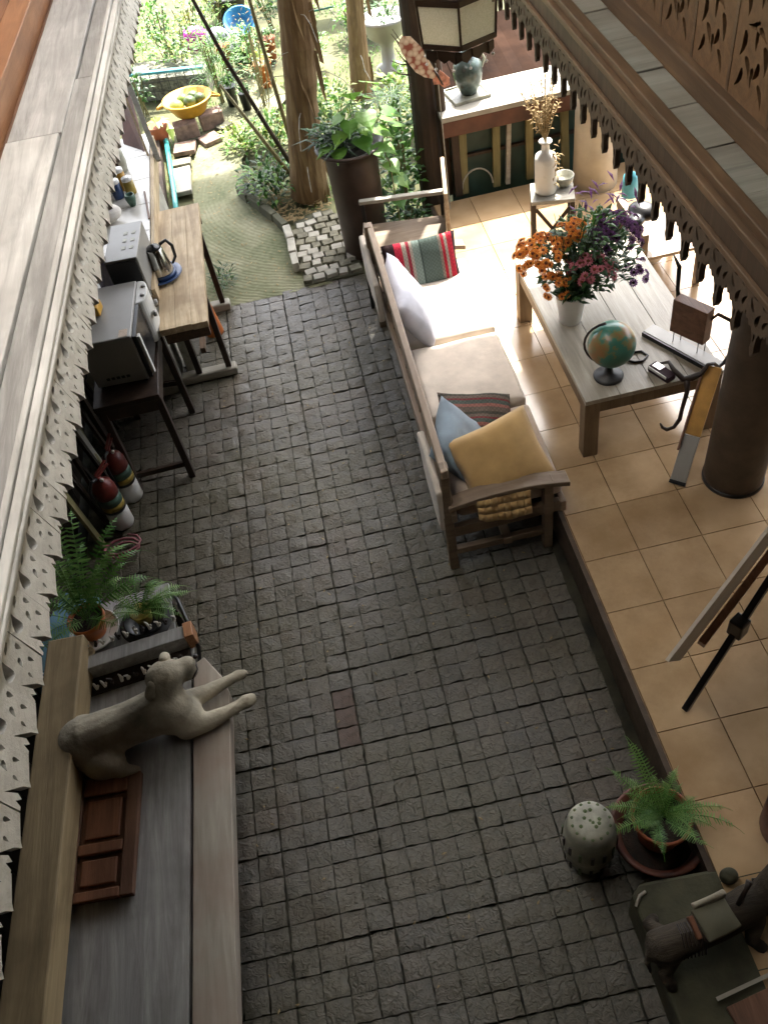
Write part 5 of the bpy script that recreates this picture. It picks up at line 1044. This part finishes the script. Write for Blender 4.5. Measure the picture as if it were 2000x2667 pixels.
# tall planter
t=thing('tall_planter','tall brown cylindrical planter with a wide lip beside the palm','planter',(.375,5.56,0))
mb=MB(); mb.lathe((.375,5.56,0),[(0,0),(.150,0),(.158,.02),(.172,.70),(.176,.745),(.215,.775),(.228,.785),(.226,.797),(.20,.793),(.165,.765),(.15,.72),(0,.72)],44); mb.build('body',M['pot'],t,True)
mb=MB(); mb.lathe((.375,5.56,0),[(.162,.742),(.08,.765),(0,.77)],24); mb.build('soil',M['soil'],t)
random.seed(61); mb=MB()
for k in range(130): a=random.uniform(0,6.28); p=V((.33+random.gauss(0,.06),5.58+random.gauss(0,.06),.77)); mb.leaf(p+V((0,0,random.uniform(0,.05))),(math.cos(a),math.sin(a),random.uniform(.2,1.3)),random.uniform(.12,.24),.022,droop=.35)
mb.build('grassy_leaves',M['leafd'],t)
mb=MB()
for k in range(80): mb.leaf(V((.30+random.gauss(0,.08),5.62+random.gauss(0,.07),.80+random.uniform(0,.12))),(random.uniform(-1,1),random.uniform(-1,1),random.uniform(0,1)),random.uniform(.06,.12),.035,droop=.3)
mb.build('grassy_leaves',M['leaf'],t)
for k,(x,y,z,dx,dy,L_) in enumerate(((.40,5.52,.95,-.2,-.9,.13),(.47,5.50,.93,.3,-.8,.14),(.42,5.58,1.02,-.5,.3,.12),(.50,5.56,.97,.7,.2,.13),(.45,5.47,.86,.2,-1,.15),(.55,5.5,.88,.8,-.4,.14),(.36,5.55,.98,-.8,-.2,.11),(.60,5.58,.9,.9,.3,.13),(.52,5.44,.8,.4,-1,.13),(.58,5.46,.78,.7,-.7,.12),(.44,5.6,1.08,.1,.5,.14),(.52,5.62,1.04,.6,.3,.14),(.34,5.5,.9,-.6,-.8,.13),(.62,5.5,.98,.9,-.2,.15),(.66,5.6,.84,.9,.2,.14),(.60,5.42,.68,.4,-.9,.13),(.64,5.44,.56,.5,-.8,.13),(.62,5.40,.44,.2,-1,.12),(.50,5.48,1.0,.1,-.8,.15),(.56,5.66,1.1,.5,.6,.15),(.24,5.50,.84,-.8,-.5,.12),(.30,5.45,.82,-.3,-1,.12))):
    mb=MB(); mb.tube([(.43,5.56,.75),(x,y,z)],.003,4,False); heart(mb,(x,y,z),(dx,dy,-.35),L_*.95); mb.build('heart_leaf',M['leafb'],t)
mb=MB(); mb.tube([(.56,5.48,.80),(.60,5.38,.70),(.605,5.36,.4),(.62,5.36,.1)],.004,5); mb.build('vine',M['bamboo'],t)
# umbrella-sedge behind the planter and foliage by the post
def shrub(name,label,cat,c,r,n,L_,w,mats,seed,group=None,stems=6):
    random.seed(seed); t=thing(name,label,cat,(c[0],c[1],0),group); c=V(c)
    for i,m in enumerate(mats):
        mb=MB(); leafcloud(mb,c+V((random.uniform(-.04,.04),random.uniform(-.04,.04),random.uniform(-.03,.05))),r,int(n/len(mats)),L_,w); mb.build('foliage',M[m],t)
    if stems:
        mb=MB()
        for k in range(stems): mb.tube([(c.x+random.uniform(-.03,.03),c.y+random.uniform(-.03,.03),-.02),(c.x+random.uniform(-1,1)*r[0]*.6,c.y+random.uniform(-1,1)*r[1]*.6,c.z+r[2]*.5)],.006,5,False)
        mb.build('stems',M['bamboo'],t)
    return t
shrub('shrub','bright heart leaved creeper climbing between the planter and the timber post','shrub',(.72,5.78,.40),(.16,.18,.44),330,.085,.05,['leafb','leaf','leaf'],71)
shrub('shrub','dark leafy undergrowth behind the armchair','shrub',(.66,5.50,.16),(.20,.14,.16),160,.08,.04,['leafd','leaf'],72)
t=thing('sedge','umbrella sedge with thin radiating blades beside the timber post','sedge',(.74,6.0,0)); random.seed(73)
for hx,hy,hz in ((.74,5.95,.86),(.80,6.05,.72),(.66,6.1,.78)):
    mb=MB(); mb.tube([(.74,6.05,0),(hx,hy,hz)],.005,5)
    for k in range(22): a=k*math.tau/22; mb.leaf((hx,hy,hz),(math.cos(a),math.sin(a),random.uniform(-.1,.35)),.20,.012,droop=.15)
    mb.build('head',M['leaf'],t)
shrub('shrub','low green bush at the foot of the palm inside the curb','shrub',(-.20,6.62,.12),(.24,.26,.15),420,.08,.03,['leaf','leafb','leafd'],74)
shrub('shrub','pale variegated bush on the sunny side of the path','shrub',(-.36,7.55,.10),(.20,.22,.12),260,.07,.03,['leafy','leafb'],75)
shrub('shrub','tall feathery green papyrus clump beside the yellow tub','shrub',(-.50,8.45,.36),(.20,.16,.32),520,.16,.010,['leaf','leafb'],76)
shrub('shrub','yellow green bush behind the wire planter','shrub',(-.85,9.1,.32),(.30,.22,.22),380,.07,.035,['leafy','leafb','leaf'],77)
shrub('shrub','small yellow leaved bush at the left garden border','shrub',(-1.30,9.5,.30),(.22,.20,.25),300,.07,.035,['leafy','leafb'],78)
shrub('shrub','round pale green shrub at the upper left of the garden','shrub',(-.75,10.0,.25),(.22,.2,.2),260,.06,.03,['leafy','leaf'],79)
shrub('shrub','mid green shrub between the two palm trunks','shrub',(.42,7.35,.20),(.22,.24,.20),330,.08,.035,['leafb','leafy','leaf'],80)
shrub('shrub','yellow lime bush behind the timber post','shrub',(.95,7.1,.28),(.24,.22,.26),330,.09,.05,['leafy','leafb'],81)
shrub('shrub','loose grey green twiggy bush left of the palm trunk','shrub',(-.12,8.2,.45),(.22,.22,.40),240,.06,.014,['leaf','dry'],82)
shrub('shrub','leafy plant under the bamboo stems','shrub',(-.1,7.4,.15),(.22,.22,.16),260,.08,.035,['leafy','leafb','leaf'],83)
shrub('grass_tuft','small green tuft growing beside the pine table foot','grass tuft',(-.70,5.50,.05),(.08,.12,.05),120,.07,.012,['leaf','leafd'],84,stems=0)
for i,(x,y,z,sx,n_) in enumerate(((-1.05,9.9,.3,.22,300),(-.45,10.4,.28,.25,320),(.1,9.9,.3,.2,280),(-.15,9.0,.22,.16,240),(.35,8.8,.2,.2,260),(-1.25,8.6,.22,.12,160),(.9,9.3,.2,.2,240),(.3,10.8,.3,.3,320))):
    shrub('shrub',('leafy garden shrub left of the magenta sack','leafy garden shrub near the dark pot at the top','leafy garden shrub left of the green framed table','low shrub between the blue basin and the leaning stems','low shrub behind the big palm trunk','narrow shrub at the left end of the wire planter','low shrub between the two grey urns','wide shrub behind the green framed table')[i],'shrub',(x,y,z),(sx,sx,z*.8),n_,.075,.035,[['leafb','leaf'],['leafy','leafb','leaf'],['leaf','leafd']][i%3],200+i,'shrubs in the sunny garden')
# urns and pots in the garden
def urn(label,x,y,s,mat,leafm,seed):
    random.seed(seed); t=thing('urn',label,'urn',(x,y,0),'garden urns'); c=(x,y,0)
    mb=MB(); mb.lathe(c,[(0,0),(.12*s,0),(.12*s,.03*s),(.06*s,.06*s),(.055*s,.20*s),(.07*s,.24*s),(.15*s,.30*s),(.19*s,.42*s),(.20*s,.43*s),(.20*s,.45*s),(.18*s,.45*s),(.16*s,.40*s),(0,.39*s)],32); mb.build('body',mat,t,True)
    mb=MB(); leafcloud(mb,(x,y,.52*s),(.15*s,.15*s,.12*s),150,.07,.025); mb.build('plant',M[leafm],t)
    return t
urn('large grey stemmed urn planted with a small bush',1.06,8.35,1.05,M['greymetal'],'leaf',91)
urn('second grey urn farther back cut by the top of the photo',1.13,9.35,1.05,M['greymetal'],'leafd',92)
for i,(x,y,r,h,mt,lb,lf) in enumerate(((-.25,9.25,.13,.16,'darkgrey','grey green bowl pot below the blue basin','leafd'),(-.42,9.15,.07,.24,'orange','orange plastic pot left of the grey bowl pot','leaf'),(-.08,8.6,.08,.22,'orange','leaning terracotta orange pot behind the bamboo stems','leafy'),(.02,9.2,.07,.2,'terracotta','small terracotta pot near the palm trunk','leaf'),(-.30,10.6,.20,.20,'darkgrey','dark wide pot at the top edge of the garden','leafd'),(-.42,8.35,.06,.18,'black','black nursery pot beside the papyrus','leaf'),(-.30,8.2,.05,.16,'black','second smaller black nursery pot by the path','leaf'))):
    t=thing('garden_pot',lb,'pot',(x,y,0),'pots in the garden'); mb=MB(); mb.lathe((x,y,0),[(0,0),(r*.75,0),(r,h*.9),(r*1.08,h*.92),(r*1.08,h),(r*.9,h),(0,h*.85)],24); mb.build('pot',M[mt],t,True)
    mb=MB(); random.seed(100+i); leafcloud(mb,(x,y,h+r*.5),(r,r,r*.7),60,.06,.025); mb.build('plant',M[lf],t)
def sack(name,label,mat,c,s): tag(blob(name,M[mat],None,[(c,s,RZ(15)),((c[0]+s[0]*.6,c[1],c[2]-.02),(s[0]*.5,s[1]*.8,s[2]*.8),None)],[],.015,2),label,name)
sack('sack','magenta plastic sack lying in the sunny garden','magenta',(-.70,9.75,.14),(.15,.10,.12)); sack('sack','lilac grey sack beside the magenta one','wrap',(-.47,9.70,.12),(.12,.09,.10))
t=thing('basin','bright blue plastic basin lying on its side in the garden','basin',(-.2,9.45,.2)); xb=about((-.2,9.4,.3),35,'X')
mb=MB(xb); mb.lathe((-.2,9.4,.25),[(0,0),(.10,0),(.15,.09),(.165,.095),(.15,.10),(.10,.015),(0,.015)],30); mb.build('bowl',M['sky_bl'],t,True)
t=thing('garden_table','light green metal framed table in the sunny garden behind the palm','table',(.75,9.9,0))
mb=MB(); mb.bb(.50,1.00,9.8,10.2,.40,.425); mb.build('top',M['marble'],t)
for x in (.52,.98):
    for y in (9.82,10.18): mb=MB(); mb.tube([(x,y,0),(x,y,.399)],.012,8); mb.build('leg',M['green_metal'],t,True)
for y in (9.82,10.18): mb=MB(); mb.bar((.52,y,.12),(.98,y,.12),.016,.016); mb.build('rail',M['green_metal'],t)
# grass and leaf litter
random.seed(99); mb=MB()
for _ in range(16000):
    x=random.uniform(-2.2,2.2); y=random.uniform(5.35,11.5)
    if -1.0<x<-.0 and y<7.9 and not (x>-.40 and y>6.9): continue
    if x>1.0 and y<6.2 or (y<6.3 and -.15<x<.32): continue
    if noise.noise(V((x*1.6,y*1.6,0)))<-.05: continue
    mb.leaf((x,y,-.03),(random.uniform(-1,1),random.uniform(-1,1),random.uniform(.4,1.6)),random.uniform(.03,.08),.010,droop=.2)
o=mb.build('grass',M['leafb']); tag(o,'thin bright grass and weeds covering the sunny garden soil','grass',kind='stuff')
mb=MB()
for _ in range(350):
    x=random.uniform(-.9,.1); y=random.uniform(5.3,7.8); mb.leaf((x,y,.008),(random.uniform(-1,1),random.uniform(-1,1),.05),random.uniform(.015,.035),.010,droop=0)
for _ in range(300): mb.leaf((random.uniform(-.25,.2),random.uniform(6.1,6.7),.0),(random.uniform(-1,1),random.uniform(-1,1),.1),.06,.02,droop=0)
o=mb.build('leaf_litter',M['dry']); tag(o,'dry fallen leaves scattered on the path and palm bed','leaf litter',kind='stuff')
mb=MB()
for _ in range(170):
    x=random.uniform(-.85,.84); y=random.uniform(.8,5.2)**1.0; mb.leaf((x,y,.009),(random.uniform(-1,1),random.uniform(-1,1),.08),random.uniform(.010,.026),.008,droop=0)
for _ in range(1300):
    x=round(random.uniform(-.85,.84)/.1)*.1+.016+random.gauss(0,.006) if random.random()<.5 else random.uniform(-.85,.84); y=random.uniform(.6,5.2); p=V((x,y,.006)); q=random.uniform(.0012,.003)
    mb.poly([p,p+V((q,q*.3,q*.5)),p+V((q*.4,q,.001))])
o=mb.build('grit',M['dry']); tag(o,'grit and bits of dry leaf scattered over the stone paving','grit',kind='stuff')
t=thing('power_cord','thin black power cord trailing from the microwave to the wall','cord',(-1.3,4.0,.6))
mb=MB(); mb.tube([(-1.28,4.2,.70),(-1.36,4.22,.66),(-1.42,4.15,.50),(-1.50,4.05,.42),(-1.60,4.0,.55),(-1.63,3.98,.8)],.0035,6); mb.build('cable',M['black'],t,True)
# distant hedge so that the garden closes
random.seed(5); mb=MB()
for k in range(26): leafcloud(mb,(-9+k*.8,15+random.uniform(-.6,.6),.8),(.7,.5,1.0),230,.22,.10)
o=mb.build('hedge',M['leaf']); tag(o,'clipped green hedge closing the far end of the garden','hedge')
